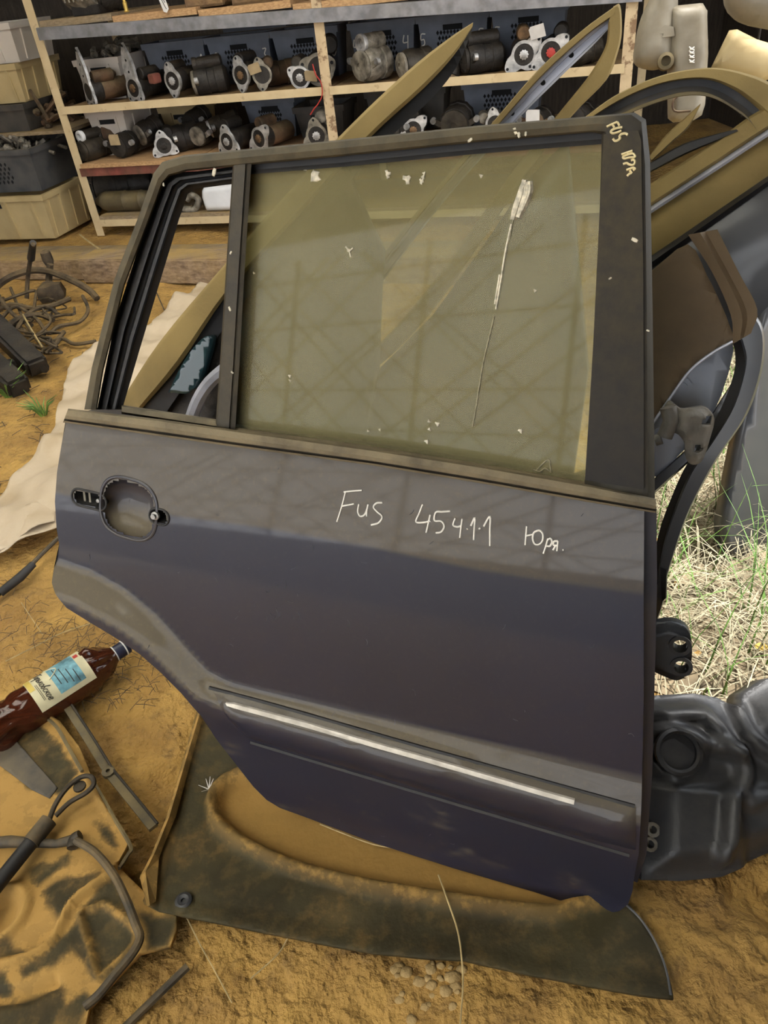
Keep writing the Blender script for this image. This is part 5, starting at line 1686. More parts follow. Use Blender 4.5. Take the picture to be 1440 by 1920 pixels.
# top deck: board on a grey beam
ob('front_beam', beam(sp(0.02, -0.01, 1.03), sp(3.0, -0.01, 0.945), 0.035, 0.055, SBK), M['greybeam'], rack, False, None, 'grey metal beam under the top boards')
for s0, s1, m in ((0.03, 0.46, 'woodgrey'), (0.46, 0.93, 'woodedge'), (0.935, 1.42, 'woodedge'), (1.425, 2.2, 'woodedge'), (2.205, 3.0, 'woodgrey')):
    zz = 1.03 - 0.0285 * (s0 + s1) / 2 + 0.048
    ob('shelf_board', sbox(s0, s1 - 0.004, 0.0, SW, zz - 0.018, zz + 0.012), M[m], rack)
# middle deck
for s0, s1 in ((0.0, 1.53), (1.56, 2.95)):
    ob('front_rail', join(sbox(s0, s1, -0.012, -0.006, 0.655, 0.692), sbox(s0, s1, -0.006, 0.03, 0.655, 0.660)), M['cream'], rack)
    for a, b in ((s0, (s0 + s1) / 2), ((s0 + s1) / 2 + 0.004, s1)):
        ob('shelf_board', sbox(a, b, 0.0, SW, 0.670, 0.682), M['chip'], rack)
# lower deck
ob('front_rail', sbox(0.0, 3.0, -0.01, 0.03, 0.335, 0.378), M['redpaint'], rack, False, None, 'faded red rail under the lower shelf')
for a, b in ((0.02, 0.75), (0.755, 1.53), (1.55, 2.95)):
    ob('shelf_board', sbox(a, b, -0.02, SW, 0.380, 0.402), M['woodedge' if a < 1 else 'chip'], rack)
# bottom deck
ob('front_rail', sbox(0.02, 3.0, -0.01, 0.03, 0.055, 0.092), M['cream'], rack)
ob('shelf_board', sbox(0.02, 3.0, 0.0, SW, 0.092, 0.110), M['woodgrey'], rack)
# boards and sleepers on the ground before the rack
pa, pb = onz(158, 531, 0.0), onz(420, 533, 0.0)
dr = (pb - pa).normalized()
pe = pa + dr * 2.3
bkd = Vector((-dr.y, dr.x, 0))
sl = solo('timber_sleeper', box((pa + pe) / 2 + bkd * 0.08 + Z3 * 0.06, dr, bkd, Z3, (pe - pa).length, 0.16, 0.12, 0.006), M['timber'], 'weathered timber sleeper on the sand before the rack', 'timber')
qa = pa - dr * 0.02 + bkd * 0.05
qb = pa - dr * 1.4 + bkd * 0.06
solo('timber_sleeper', box((qa + qb) / 2 + bkd * 0.07 + Z3 * 0.045, dr, bkd, Z3, 1.35, 0.14, 0.10, 0.006), M['timber'], 'sand-covered timber sleeper at the left under the beige crate', 'timber')
ra, rb = pa - dr * 1.2 + bkd * 0.26, pa + dr * 2.2 + bkd * 0.30
solo('floor_board', box((ra + rb) / 2 + Z3 * 0.02, (rb - ra).normalized(), bkd, Z3, (rb - ra).length, 0.14, 0.035, 0.004), M['woodgrey'], 'long dusty board lying between sleeper and rack', 'board')
solo('floor_board', box((ra + rb) / 2 + bkd * 0.17 + Z3 * 0.015, (rb - ra).normalized(), bkd, Z3, (rb - ra).length, 0.13, 0.028, 0.004), M['woodgrey'], 'dusty board lying against the feet of the rack', 'board')


def crate(name, fr_m, s0, s1, d0, d1, z0, z1, label, grp=None, holes=False, ribs=0, num=None, taper=0.02, wall=0.012, slot=True):
    t = thing(name, label, 'crate', sp((s0 + s1) / 2, (d0 + d1) / 2, z0), grp)
    tp = taper

    def ring(z, k, inset=0.0):
        e = tp * (1 - k) + inset
        return [sp(s0 + e, d0 + e, z), sp(s1 - e, d0 + e, z), sp(s1 - e, d1 - e, z), sp(s0 + e, d1 - e, z)]
    rows = [ring(z0, 0), ring(z1 - 0.03, 0.9), ring(z1 - 0.03, 0.9, -0.010), ring(z1, 1.0, -0.010), ring(z1, 1.0, wall), ring(z0 + 0.012, 0.05, wall)]
    g = loft(rows, True)
    g[1].append([0, 3, 2, 1])
    n = len(g[0])
    g[1].append([n - 4, n - 3, n - 2, n - 1])
    body = ob('body', g, fr_m, t)
    for k in range(ribs):
        f = (k + 0.5) / ribs
        s = s0 + (s1 - s0) * f
        ob('rib', beam(sp(s, d0 + tp * .9 - 0.004, z0 + 0.01), sp(s, d0 + 0.0 - 0.002, z1 - 0.03), 0.012, 0.008, SEX), fr_m, body)
        dq = d0 + (d1 - d0) * f
        ob('rib', beam(sp(s1 - tp * .9 + 0.004, dq, z0 + 0.01), sp(s1 + 0.002, dq, z1 - 0.03), 0.012, 0.008, SBK), fr_m, body)
    if slot:
        sm_ = (s0 + s1) / 2
        zz = z1 - 0.055
        ob('hand_slot', sbox(sm_ - 0.05, sm_ + 0.05, d0 - 0.002 + tp * 0.25, d0 + 0.006, zz - 0.012, zz + 0.012), M['hole'], body)
    if holes:
        gs = []
        hh = z1 - z0
        for i in range(9):
            for j in range(5):
                s = s0 + (s1 - s0) * (0.28 + 0.44 * (i + 0.5 * (j % 2)) / 9)
                z = z0 + hh * (0.25 + 0.42 * j / 4)
                e = tp * (1 - (z - z0) / hh) * 0.95
                fr = Frame(sp(s, d0 + e - 0.0015, z), SEX, Z3)
                gs.append(prism([(-.0075, 0), (0, -.011), (.0075, 0), (0, .011)], fr, -0.002, 0.001))
        ob('perforation', join(*gs), M['hole'], body, False, None, None, 'stuff')
    if num:
        for L, f in num:
            fr = Frame(sp(s0 + (s1 - s0) * f, d0 + tp * 0.4 - 0.004, z0 + (z1 - z0) * 0.55), SEX, Z3)
            ob('written_number', strokes(fr, DIG[L], lambda u, v: 0, 0.0032, 0.001, False), M['chalk'], body)
    return t


DIG = {'1': [[(-.012, .01), (0, .03), (-.004, -.03)], [(-.014, -.03), (.012, -.028)]],
       '2': [[(-.012, .018), (0, .03), (.01, .018), (-.012, -.026)], [(-.012, -.026), (.016, -.026)]],
       '3': [[(-.01, .03), (.01, .03), (-.002, .006), (.01, -.01), (-.002, -.03), (-.012, -.024)]],
       '4': [[(-.008, .032), (-.014, .0), (.012, .0)], [(.012, .03), (.008, -.036)]],
       '5': [[(.014, .028), (-.006, .028), (-.01, .004), (.006, .004), (.008, -.016), (-.01, -.026)]]}


def crate_px(name, m, x0, x1, yb, yt, d0, depth, label, **k):
    s0, z0 = spx(x0, yb, d0)
    s1 = spx(x1, yb, d0)[0]
    z1 = spx(x0, yt, d0)[1]
    if 'z0' in k:
        z0 = k.pop('z0')
    if 'z1' in k:
        z1 = k.pop('z1')
    return crate(name, m, s0, s1, d0, d0 + depth, z0, z1, label, **k), s0, s1, z0, z1


G = 'grey perforated crates on the middle shelf'
GS = [(0.345, 0.715, [('1', 0.93)]), (0.735, 1.105, [('2', 0.12), ('3', 0.9)]), (1.125, 1.49, [('3', 0.93)]), (1.56, 1.905, [('4', 0.08), ('4', 0.86)]), (1.925, 2.28, [('5', 0.06), ('5', 0.9)]), (2.30, 2.66, [('5', 0.07)])]
GLAB = ['grey perforated crate numbered 1 next to the white crate', 'grey perforated crate numbered 2 behind the starters left of the upright', 'grey perforated crate right behind the rusty middle upright', 'grey perforated crate numbered 4 right of the middle upright', 'grey perforated crate numbered 5 behind the pointed door frame tip', 'grey perforated crate behind the right-hand starters on the middle shelf']
for (a, b, nm), l in zip(GS, GLAB):
    crate('plastic_crate', M['greycrate'], a, b, 0.42, 0.60, 0.684, 0.915, l, G, True, 0, nm)
crate('plastic_crate', M['white'], 0.03, 0.30, 0.20, 0.58, 0.684, 0.885, 'white crate filled with parts on the middle shelf beside the left upright', None, False, 2)
crate('plastic_crate', M['white'], 0.035, 0.27, 0.16, 0.55, 0.404, 0.635, 'white crate on the lower shelf beside the left upright', None, False, 2)
crate('plastic_crate', M['beige'], 0.36, 0.62, 0.40, 0.60, 0.404, 0.60, 'yellowish crate at the back of the lower shelf', None, False, 2)
crate('plastic_crate', M['greycrate'], 0.90, 1.20, 0.40, 0.60, 0.404, 0.61, 'grey crate at the back of the lower shelf left of the upright', None, True)
crate('plastic_crate', M['darkcrate'], 1.22, 1.50, 0.34, 0.58, 0.404, 0.56, 'dark crate at the back of the lower shelf by the middle upright', None, False)
crate('plastic_crate', M['greycrate'], 2.15, 2.55, 0.40, 0.60, 0.404, 0.61, 'blue-grey crate at the back of the lower shelf in the right bay', None, True)
crate('plastic_crate', M['darkcrate'], 1.62, 2.05, 0.40, 0.60, 0.404, 0.60, 'dark crate at the back of the lower shelf in the right bay', None, False)
# upper row under the grey beam, in shade
crate('plastic_crate', M['greycrate'], 0.75, 1.15, 0.60, 0.80, 0.92, 1.06, 'grey crate high up behind the numbered crates', None, True, 0, None, 0.01)
# the stack left of the rack
st1 = crate_px('plastic_crate', M['beige'], -70, 112, 466, 372, -0.12, 0.42, 'large scuffed beige crate on the ground left of the rack', ribs=4, z0=0.02)
st2 = crate_px('plastic_crate', M['slatecrate'], -90, 72, 334, 288, -0.05, 0.42, 'grey crate heaped with parts on top of the beige crate', holes=True, z0=st1[4] + 0.002)
st3 = crate_px('plastic_crate', M['darkcrate'], -90, 62, 256, 205, 0.10, 0.42, 'dark brown crate above the heaped grey crate')
st4 = crate_px('plastic_crate', M['beige'], -90, 52, 196, 130, 0.12, 0.4, 'tan ribbed crate below the white crate at the left edge', ribs=4, z0=st3[4] + 0.002)
st5 = crate_px('plastic_crate', M['white'], -90, 42, 124, 54, 0.12, 0.36, 'white crate on the tan ribbed crate at the left edge', ribs=2, z0=st4[4] + 0.002)
ob('hand_slot', sbox(st1[1] + 0.16, st1[1] + 0.24, -0.121, -0.1, st1[4] - 0.10, st1[4] - 0.06), M['hole'], st1[0])
# legs of the rack part that carries the dark crate
lf = thing('crate_shelf', 'low rusty bracket shelf carrying the dark crate at the left', 'shelving', sp(-0.4, 0.2, 0))
ob('deck', sbox(-0.75, -0.06, 0.08, 0.54, st3[3] - 0.02, st3[3] - 0.002), M['woodgrey'], lf)
for s in (-0.72, -0.09):
    ob('leg', sbox(s, s + 0.03, 0.50, 0.53, 0, st3[3] - 0.02), M['rust'], lf)


def scrap(s0, s1, d0, d1, z, hgt, n, seed, label, mats=('aluworn',)):
    """heap of loose small parts that nobody could count"""
    r = random.Random(seed)
    gs = []
    for i in range(n):
        c = sp(r.uniform(s0, s1), r.uniform(d0, d1), z + hgt * r.random() ** 1.5)
        a = Vector((r.gauss(0, 1), r.gauss(0, 1), r.gauss(0, .5))).normalized()
        L = r.uniform(0.03, 0.11)
        if i % 3 == 0:
            gs.append(beam(c - a * L / 2, c + a * L / 2, r.uniform(.012, .04), r.uniform(.008, .03), None))
        elif i % 3 == 1:
            gs.append(tube([c - a * L, c + Z3 * 0.01, c + a * L], r.uniform(.004, .012), 6))
        else:
            gs.append(lathe([(0.012, -.02), (0.022, 0), (0.014, 0.025), (0, .025)], c, a, 8))
    o = ob('loose_parts', join(*gs), M[mats[0]])
    tag(o, label, 'parts', kind='stuff')


scrap(0.05, 0.28, 0.24, 0.55, 0.85, 0.10, 34, 1, 'pale loose parts heaped in the white crate', ('aluworn',))
scrap(st2[1] + 0.05, st2[2] - 0.02, 0.0, 0.34, st2[4] - 0.05, 0.10, 70, 2, 'grimy loose parts heaped in the grey crate at the left', ('aluworn',))
scrap(st3[2] + 0.01, st3[2] + 0.10, 0.12, 0.5, st3[3], 0.14, 34, 3, 'loose bundled parts beside the dark crate', ('rust',))
scrap(0.75, 1.45, 0.45, 0.58, 0.62, 0.03, 2, 4, 'loose bits on the numbered crates', ('iron',))
# ------------------------------------------------------------------ starters, alternators and other parts on the rack


def outline(kind, n=48):
    E = {'tall': ((90, .130, .48), (228, .022, .3), (312, .022, .3)),
         'oval': ((100, .030, .30), (262, .024, .30)),
         'tri': ((95, .026, .32), (215, .030, .3), (330, .030, .3)),
         'ring': ((160, .020, .3), (20, .010, .3)),
         'tilt': ((40, .036, .3), (215, .040, .32), (300, .012, .3))}[kind]
    out = []
    for k in range(n):
        a = 2 * pi * k / n
        r = 0.046
        for d, amp, wd in E:
            da = (a - radians(d) + pi) % (2 * pi) - pi
            r = max(r, 0.046 + amp * max(0.0, 1 - abs(da) / (wd * 2)) ** (2.0 if amp > 0.1 else 0.8))
        out.append((r * cos(a), r * sin(a)))
    if kind == 'tall':
        E = E + ((90, .03, .1), (90, .075, .1))
    holes = [((0.046 + amp - 0.012) * cos(radians(d)), (0.046 + amp - 0.012) * sin(radians(d))) for d, amp, wd in E]
    return out, holes


def starter(kind, px, py, z, label, turn=0.0, sc=1.0, flange='alu', body='iron', pinion='copper', sol=(-.045, .060), tagm=None, tagpos=(0.02, 0.03), cap=None, tilt=0.0, push=0.0, grp='starter motors on the rack', bl=0.13, name='starter_motor', lift=0.0):
    t = thing(name, label, 'starter motor', (0, 0, 0), grp)
    out, holes = outline(kind)
    zb = -min(p[1] for p in out)
    c = Vector((0, 0, zb))
    inn = [(0.036 * cos(2 * pi * k / 48), 0.036 * sin(2 * pi * k / 48)) for k in range(48)]
    fl = ob('flange', ringplate(out, inn, c, X3, Z3, -Y3, 0.012), M[flange], t)
    for hx, hz in holes:
        ob('bolt_hole', lathe([(0.0055, 0), (0.0055, 0.001), (0, 0.001)], c + Vector((hx, -0.0002, hz)), -Y3, 8), M['hole'], fl)
    ob('nose_housing', lathe([(0.036, 0.0), (0.036, 0.02), (0.046, 0.012), (0.048, 0.05), (0.043, 0.062), (0.02, 0.05), (0, 0.05)], c, Y3, 20), M['iron'], t, True)
    ob('motor_body', lathe([(0.043, 0.055), (0.043, 0.06 + bl), (0.038, 0.068 + bl), (0.014, 0.07 + bl), (0, 0.07 + bl)], c, Y3, 22), M[body], t, True)
    ob('solenoid', lathe([(0.022, 0.03), (0.026, 0.035), (0.026, 0.125), (0.02, 0.13), (0.008, 0.145), (0, 0.145)], c + Vector((sol[0], 0, sol[1])), Y3, 16), M[body], t, True)
    if pinion:
        ob('pinion', lathe([(0.007, -0.008), (0.016, -0.006), (0.016, 0.02), (0.009, 0.022), (0.009, 0.05)], c, Y3, 20, lambda a, h: 1 + (0.09 * cos(10 * a))), M[pinion], t)
    if cap:
        ob('terminal_cap', abox(sol[0] + 0.06, sol[0] + 0.095, 0.02, 0.07, zb + 0.012, zb + 0.05, 0.004), M[cap], t)
    if tagm:
        fr = Frame(c + Vector((tagpos[0], -0.016, tagpos[1])), Vector((1, -0.15, 0.2)), Vector((-0.2, -0.3, 1)))
        q = ob('paper_tag', prism([(-.028, -.022), (.028, -.022), (.028, .022), (-.02, .022), (-.028, .014)], fr, 0, 0.001), M[tagm], t)
        ob('written_line', strokes(fr, [[(-.016, .008), (0, .010), (.014, .007)], [(-.014, -.004), (.0, -.002), (.012, -.006)]], lambda u, v: .001, .0009, .0004, False), M['labeldark'], q)
    d = 0.03 + push
    t.location = sp(spx(px, py, d)[0], d, z + lift)
    sc *= 1.18
    t.scale = (sc, sc, sc)
    t.rotation_euler = (0, tilt, SROT + turn)
    return t


def alternator(px, py, z, label, ax=(0, 1, 0.0), r=0.05, L=0.11, m='iron', m2='aluworn', ring=None, push=0.0, ears=True, tagm=None, grp='starter motors on the rack', lift=0.0, cat='alternator', name='alternator'):
    """drum-shaped electric machine lying on the shelf."""
    t = thing(name, label, cat, (0, 0, 0), grp)
    ax = Vector(ax).normalized()
    c = Vector((0, 0, r * 1.02 + lift))
    ob('drum', lathe([(r * .5, -L * .5), (r * .92, -L * .48), (r, -L * .36), (r, -L * .1), (r * .93, -L * .08), (r * .93, L * .12), (r, L * .14), (r, L * .4), (r * .7, L * .5), (0, L * .5)], c, ax, 24, lambda a, h: 1 + 0.025 * cos(12 * a)), M[m], t, True)
    ob('end_cover', lathe([(r * .88, -L * .50), (r * .86, -L * .58), (r * .45, -L * .62), (r * .2, -L * .62), (r * .2, -L * .56), (0, -L * .56)], c, ax, 20), M[m2], t, True)
    if ring:
        s = ax.cross(Z3).normalized()
        cc = c + Z3 * r * 1.25 - ax * L * 0.35
        ob('coupling_ring', lathe([(r * .5, 0), (r * .55, -.012), (r * .52, -.02), (r * .3, -.02), (r * .28, .01)], cc, ax, 20), M[ring], t, True)
        ob('solenoid', lathe([(r * .45, 0), (r * .5, .01), (r * .5, L * .7), (r * .3, L * .75), (0, L * .75)], cc, ax, 16), M[m], t, True)
    if ears:
        s = ax.cross(Z3).normalized()
        for k in (-1, 1):
            a = c + s * k * r * 0.85 - ax * L * 0.42
            q = ob('mounting_ear', beam(a, a + s * k * r * 0.55 + Z3 * r * 0.25, 0.012, 0.022, ax), M[m2], t)
            ob('ear_bush', lathe([(0.013, -0.008), (0.013, 0.008), (0.006, 0.008), (0.006, -0.008), (0.013, -0.008)], a + s * k * r * .55 + Z3 * r * .25, ax, 12), M['alu'], q, True)
    if tagm:
        fr = Frame(c - ax * L * .66 + Z3 * r * .6, ax.cross(Z3), Z3)
        q = ob('paper_tag', prism([(-.03, -.024), (.03, -.024), (.03, .024), (-.022, .024), (-.03, .014)], fr, 0, 0.001), M[tagm], t)
        ob('written_line', strokes(fr, [[(-.016, .008), (0, .010), (.014, .007)], [(-.014, -.004), (.0, -.002), (.012, -.006)]], lambda u, v: .001, .0009, .0004, False), M['labeldark'], q)
    d = 0.07 + push
    t.location = sp(spx(px, py, d)[0], d, z)
    t.scale = (1.15, 1.15, 1.15)
    t.rotation_euler = (0, 0, SROT)
    return t


Z1, Z2 = 0.683, 0.403
# middle shelf, left bay
starter('tall', 172, 196, Z1, 'grey starter with tall pointed flange at the left end of the middle shelf', -0.6, 1.0, 'alu', 'rust', None, (.02, .055), push=.02)
starter('tall', 256, 190, Z1, 'bright starter with tall pointed flange and red cap on the middle shelf', -0.35, 1.0, 'alu', 'iron', 'copper', (.03, .05), cap='redpaint', push=.02)
starter('oval', 331, 186, Z1, 'starter with clean oval flange and brassy solenoid, third on the middle shelf', -0.25, 1.0, 'alu', 'darksteel', 'alu', (-.04, .045), push=.02)
alternator(404, 180, Z1, 'dark starter lying sideways with a blue sticker on the middle shelf', (0.9, 0.35, 0.05), .055, .15, 'iron', 'aluworn', push=.06, ring='iron')
starter('oval', 458, 178, Z1, 'starter with clean oval flange and round brown rear cap on the middle shelf', -0.3, 1.0, 'alu', 'iron', 'copper', (-.025, .055), push=.02)
starter('oval', 497, 174, Z1, 'brown grimy oval starter with a folded cardboard tag on the middle shelf', 0.35, 0.92, 'aluworn', 'rust', None, (.03, .04), 'paper', (-.03, .03), push=.02)
starter('ring', 560, 168, Z1, 'starter with bright ring flange and big cardboard tag by the middle upright', 0.1, 0.95, 'alu', 'darksteel', 'alu', (-.03, .05), 'paper', (.05, .02), tilt=0.3, push=.02)
starter('ring', 603, 164, Z1, 'large dark starter with red wires half behind the middle upright', 0.3, 1.35, 'aluworn', 'iron', None, (.04, .06), push=.06)
alternator(300, 160, Z1, 'black drum behind the oval starters on the middle shelf', (0.9, .4, 0), .05, .14, 'iron', 'iron', push=.20, ears=False, cat='starter motor', name='starter_motor')
alternator(530, 150, Z1, 'dark drum behind the tagged starter on the middle shelf', (0.8, .5, 0), .05, .16, 'rust', 'iron', push=.18, ears=False, cat='starter motor', name='starter_motor')
# middle shelf, right bay
alternator(705, 153, Z1, 'grimy aluminium starter just right of the middle upright', (0.55, 0.8, 0), .065, .14, 'aluworn', 'aluworn', ring='alu', push=.06, cat='starter motor', name='starter_motor')
alternator(783, 122, Z1, 'dusty drum behind the pointed frame tip on the middle shelf', (0.7, 0.6, 0), .055, .14, 'darksteel', 'aluworn', push=.05, ears=False, cat='starter motor', name='starter_motor')
alternator(845, 120, Z1, 'dark upright drum right of the pointed frame tip', (0.1, 0.5, 0.85), .05, .13, 'iron', 'rust', push=.05, ears=False, cat='starter motor', name='starter_motor')
alternator(908, 135, Z1, 'black starter with silver band left of the twin flanges', (0.85, 0.5, 0.0), .055, .16, 'iron', 'iron', ring='iron', push=.05, cat='starter motor', name='starter_motor')
starter('tilt', 982, 132, Z1, 'left one of twin bright flanged starters beside the bare channel', 0.15, 1.05, 'alu', 'copper', 'alu', (.0, .065), push=.02)
starter('tilt', 1032, 128, Z1, 'right one of twin bright flanged starters, partly behind the bare channel', 0.0, 1.05, 'alu', 'iron', 'red', (.03, .06), 'whitepaper', (-.05, .07), push=.02)
alternator(1095, 105, Z1, 'dark drum inside the leaf-shaped frame opening', (0.8, 0.5, 0.1), .05, .14, 'darksteel', 'iron', push=.05, ears=False, cat='starter motor', name='starter_motor')
# lower shelf, left bay
alternator(187, 298, Z2, 'starter lying end-on with white ring above, left on the lower shelf', (0.35, 1, 0), .05, .17, 'darksteel', 'darksteel', ring='whiteplastic', push=.05, ears=False, cat='starter motor', name='starter_motor')
alternator(225, 258, Z2, 'rusty starter lying behind the white ringed one on the lower shelf', (0.9, 0.5, 0), .05, .16, 'rust', 'iron', lift=.04, push=.16, ears=False, cat='starter motor', name='starter_motor')
alternator(243, 300, Z2, 'dark alternator with cardboard tag on the lower shelf edge', (0.1, 1, 0), .055, .11, 'iron', 'iron', push=.06, tagm='paper')
starter('tri', 312, 292, Z2, 'black starter with bright triangular flange ear, front of the lower shelf', 0.5, 0.95, 'alu', 'iron', 'iron', (.03, .05), push=.03)
alternator(285, 255, Z2, 'dark alternator between tagged one and triangular flange', (0.5, 0.8, 0.2), .055, .12, 'iron', 'aluworn', push=.17, lift=.04)
alternator(348, 255, Z2, 'black alternator in the middle of the lower shelf', (0.8, 0.6, 0.1), .06, .15, 'iron', 'iron', push=.14)
alternator(385, 258, Z2, 'grey toothed alternator standing left of the complex casting', (0.2, 1, 0.1), .05, .11, 'darksteel', 'aluworn', push=.16, lift=.02)
alternator(372, 225, Z2, 'dark alternator at the rear of the lower shelf', (0.3, 1, 0.2), .05, .12, 'iron', 'iron', push=.26, lift=.07)
alternator(425, 245, Z2, 'dusty starter with bright ear behind the complex casting', (0.9, 0.5, 0.2), .045, .15, 'darksteel', 'alu', push=.22, lift=.05, cat='starter motor', name='starter_motor')
starter('tri', 430, 290, Z2, 'bright complex starter casting with toothed pinion on the lower shelf', -0.35, 1.0, 'alu', 'iron', 'alu', (-.03, .062), push=.02)
starter('tilt', 488, 276, Z2, 'starter with tan nose and bright flange on the lower shelf', -0.4, 1.0, 'alu', 'rust', 'copper', (-.02, .055), push=.02)
starter('tri', 595, 266, Z2, 'starter with grey gear face behind the navy door top near the upright', 0.1, 1.05, 'aluworn', 'aluworn', 'alu', (.02, .065), push=.02)
# lower shelf, right bay, seen over the door
alternator(742, 232, Z2, 'black pump with white paper tag over the navy door top', (0.2, 1, 0), .055, .12, 'iron', 'iron', push=.05, tagm='whitepaper')
alternator(750, 205, Z2, 'dark alternator behind the white paper tag', (0.3, 1, 0.3), .055, .13, 'iron', 'darksteel', push=.16, lift=.03, ears=False)
starter('tilt', 775, 244, Z2, 'bright two-eared flange showing just over the navy door top', 0.1, 0.95, 'alu', 'darksteel', 'copper', (.0, .05), push=.02)
alternator(858, 230, Z2, 'round dark alternator with two bright ears over the navy door top', (0.05, 1, 0.1), .068, .12, 'iron', 'darksteel', push=.06)
starter('oval', 928, 228, Z2, 'small starter with bright upright ear left of the bare channel', 0.2, 0.85, 'alu', 'aluworn', 'copper', (-.05, .02), push=.02)
alternator(1012, 222, Z2, 'dark alternator with white tag between the two frame bars', (0.3, 1, 0), .05, .12, 'iron', 'rust', push=.06, tagm='whitepaper')
alternator(1090, 205, Z2, 'dark lump of a pump in the shade right of the frame bar', (0.4, 1, 0), .055, .12, 'iron', 'iron', push=.06, ears=False)
alternator(1140, 205, Z2, 'grimy pump beside the right upright', (0.6, .8, 0), .05, .12, 'darksteel', 'iron', push=.06, ears=False)
# red wires
p0 = onz(590, 160, Z1 + .06)
solo('red_wire', tube(spline([sp(*(spx(x, y, -0.02)[0], -0.02, spx(x, y, -0.02)[1])) for x, y in ((586, 120), (592, 140), (602, 155), (604, 178), (596, 195), (588, 205), (582, 215))], 4), 0.003, 5), M['red'], 'thin red wire hanging from the shelf by the middle upright', 'wire')
# top deck
ZT = 1.085
t = thing('gearbox_casting', 'ribbed grey gearbox casting on the top boards at the left', 'gearbox', sp(0.30, 0.12, ZT))
ob('case', lathe([(0.05, -0.10), (0.10, -0.09), (0.115, -0.03), (0.11, 0.05), (0.08, 0.10), (0, 0.10)], sp(0.26, 0.14, ZT + 0.115), SEX * 0.9 - SBK * 0.3, 26), M['aluworn'], t, True)
for k in range(7):
    a = sp(0.20 + k * 0.025, 0.03, ZT + 0.06)
    ob('rib', beam(a, a + Z3 * 0.09 + SBK * 0.0, 0.008, 0.02), M['aluworn'], t)
ob('foot', sbox(0.20, 0.36, 0.06, 0.2, ZT, ZT + 0.04, 0.004), M['iron'], t)
solo('brass_valve', lathe([(0.012, 0), (0.014, 0.004), (0.010, 0.01), (0.012, 0.04), (0.008, 0.045), (0.008, 0.07), (0, 0.07)], sp(0.52, 0.05, ZT - 0.006), Z3, 12), M['brass'], 'small brass valve standing on the top boards', 'valve', None, True)
alternator(215, 22, ZT, 'dark lump of machinery beside the brass valve on the top boards', (0.6, 0.8, 0), .06, .14, 'iron', 'darksteel', push=.12, ears=False, grp=None, cat='machine part', name='machine_part')
for x, dz, l in ((0.95, 0.08, 'dark wooden box on the top boards near the white tag'), (1.2, 0.07, 'brown box on the top boards left of the middle upright'), (1.75, 0.09, 'dark box on the top boards right of the middle upright')):
    z_ = 1.078 - 0.0285 * x + 0.013
    t = thing('parts_box', l, 'box', sp(x, 0.15, z_))
    ob('body', join(sbox(x - .1, x + .1, .05, .3, z_, z_ + .01), sbox(x - .1, x + .1, .05, .06, z_, z_ + dz), sbox(x - .1, x + .1, .29, .3, z_, z_ + dz), sbox(x - .1, x - .09, .06, .29, z_, z_ + dz), sbox(x + .09, x + .1, .06, .29, z_, z_ + dz)), M['chip'], t)
fr = Frame(sp(spx(306, 8, -.02)[0], -.02, spx(306, 8, -.02)[1]), SEX, Z3)
t = thing('paper_tag', 'white paper tag hanging at the top boards', 'tag', fr.pt(0, -.03))
ob('sheet', prism([(-.022, .04), (.012, .05), (.025, -.02), (.01, -.035), (-.006, -.03)], fr, 0, .001), M['whitepaper'], t)
ob('written_line', strokes(fr, [[(-.006, .03), (.004, .0), (.012, -.02)], [(.004, .03), (.012, .005)]], lambda u, v: .001, .0015, .0005, False), M['labeldark'], t)
# bottom deck
t = thing('catalytic_converter', 'dusty metal exhaust canister lying on the bottom shelf', 'exhaust part', onz(245, 405, 0.11))
ca, cb = sp(*(spx(196, 388, 0.10)[0], 0.10, 0.17)), sp(*(spx(330, 380, 0.10)[0], 0.10, 0.17))
ax = (cb - ca)
L = ax.length
ob('canister', lathe([(0.02, -0.04), (0.03, -0.02), (0.045, 0.0), (0.055, 0.03), (0.055, L * .33), (0.058, L * .34), (0.055, L * .36), (0.055, L * .55), (0.058, L * .56), (0.055, L * .58), (0.05, L * .72), (0.03, L * .85), (0.028, L)], ca, ax, 24), M['goldside'], t, True)
ob('pipe_stub', tube(spline([ca, ca - SEX * 0.05 + Z3 * 0.01, ca - SEX * 0.07 + Z3 * 0.06, ca - SEX * 0.065 + Z3 * 0.10], 4), 0.018, 12), M['iron'], t, True)
ob('pipe_flange', lathe([(0.035, 0), (0.035, 0.01), (0.015, 0.01)], ca - SEX * 0.045 - Z3 * 0.03, -SEX, 14), M['hose'], t, True)
alternator(240, 372, 0.112, 'black engine lump behind the exhaust canister on the bottom shelf', (0.9, .3, 0), .075, .30, 'iron', 'iron', push=.28, ears=False, grp=None, cat='machine part', name='machine_part')
s0, z0 = spx(385, 404, 0.02)
t = thing('white_jug', 'white plastic jug standing on the bottom shelf behind the quarter window', 'jug', sp(s0 + 0.08, 0.08, 0.11))
FJ = Frame(sp(s0, 0.06, 0.11), SEX, Z3)
ob('body', pillow([(0.01, 0), (0.0, 0.02), (-.005, .08), (0.005, 0.12), (0.03, 0.14), (0.24, 0.15), (0.26, 0.12), (0.26, 0.02), (0.25, 0)], FJ, 0.012, 0.05, 0.03), M['whiteplastic'], t, 'all')
ob('neck', lathe([(0.022, 0), (0.022, 0.03), (0, 0.03)], FJ.pt(0.2, 0.145), Z3, 14), M['whiteplastic'], t, True)
t = thing('bent_pipe', 'curled grey metal pipe beside the white jug on the bottom shelf', 'pipe', sp(spx(350, 400, .04)[0], .04, .11))
ob('pipe', tube(spline([sp(spx(x, y, .04)[0], .04, max(.125, spx(x, y, .04)[1])) for x, y in ((338, 415), (350, 398), (366, 392), (372, 375), (360, 366), (350, 374))], 5), 0.018, 10), M['aluworn'], t, True)
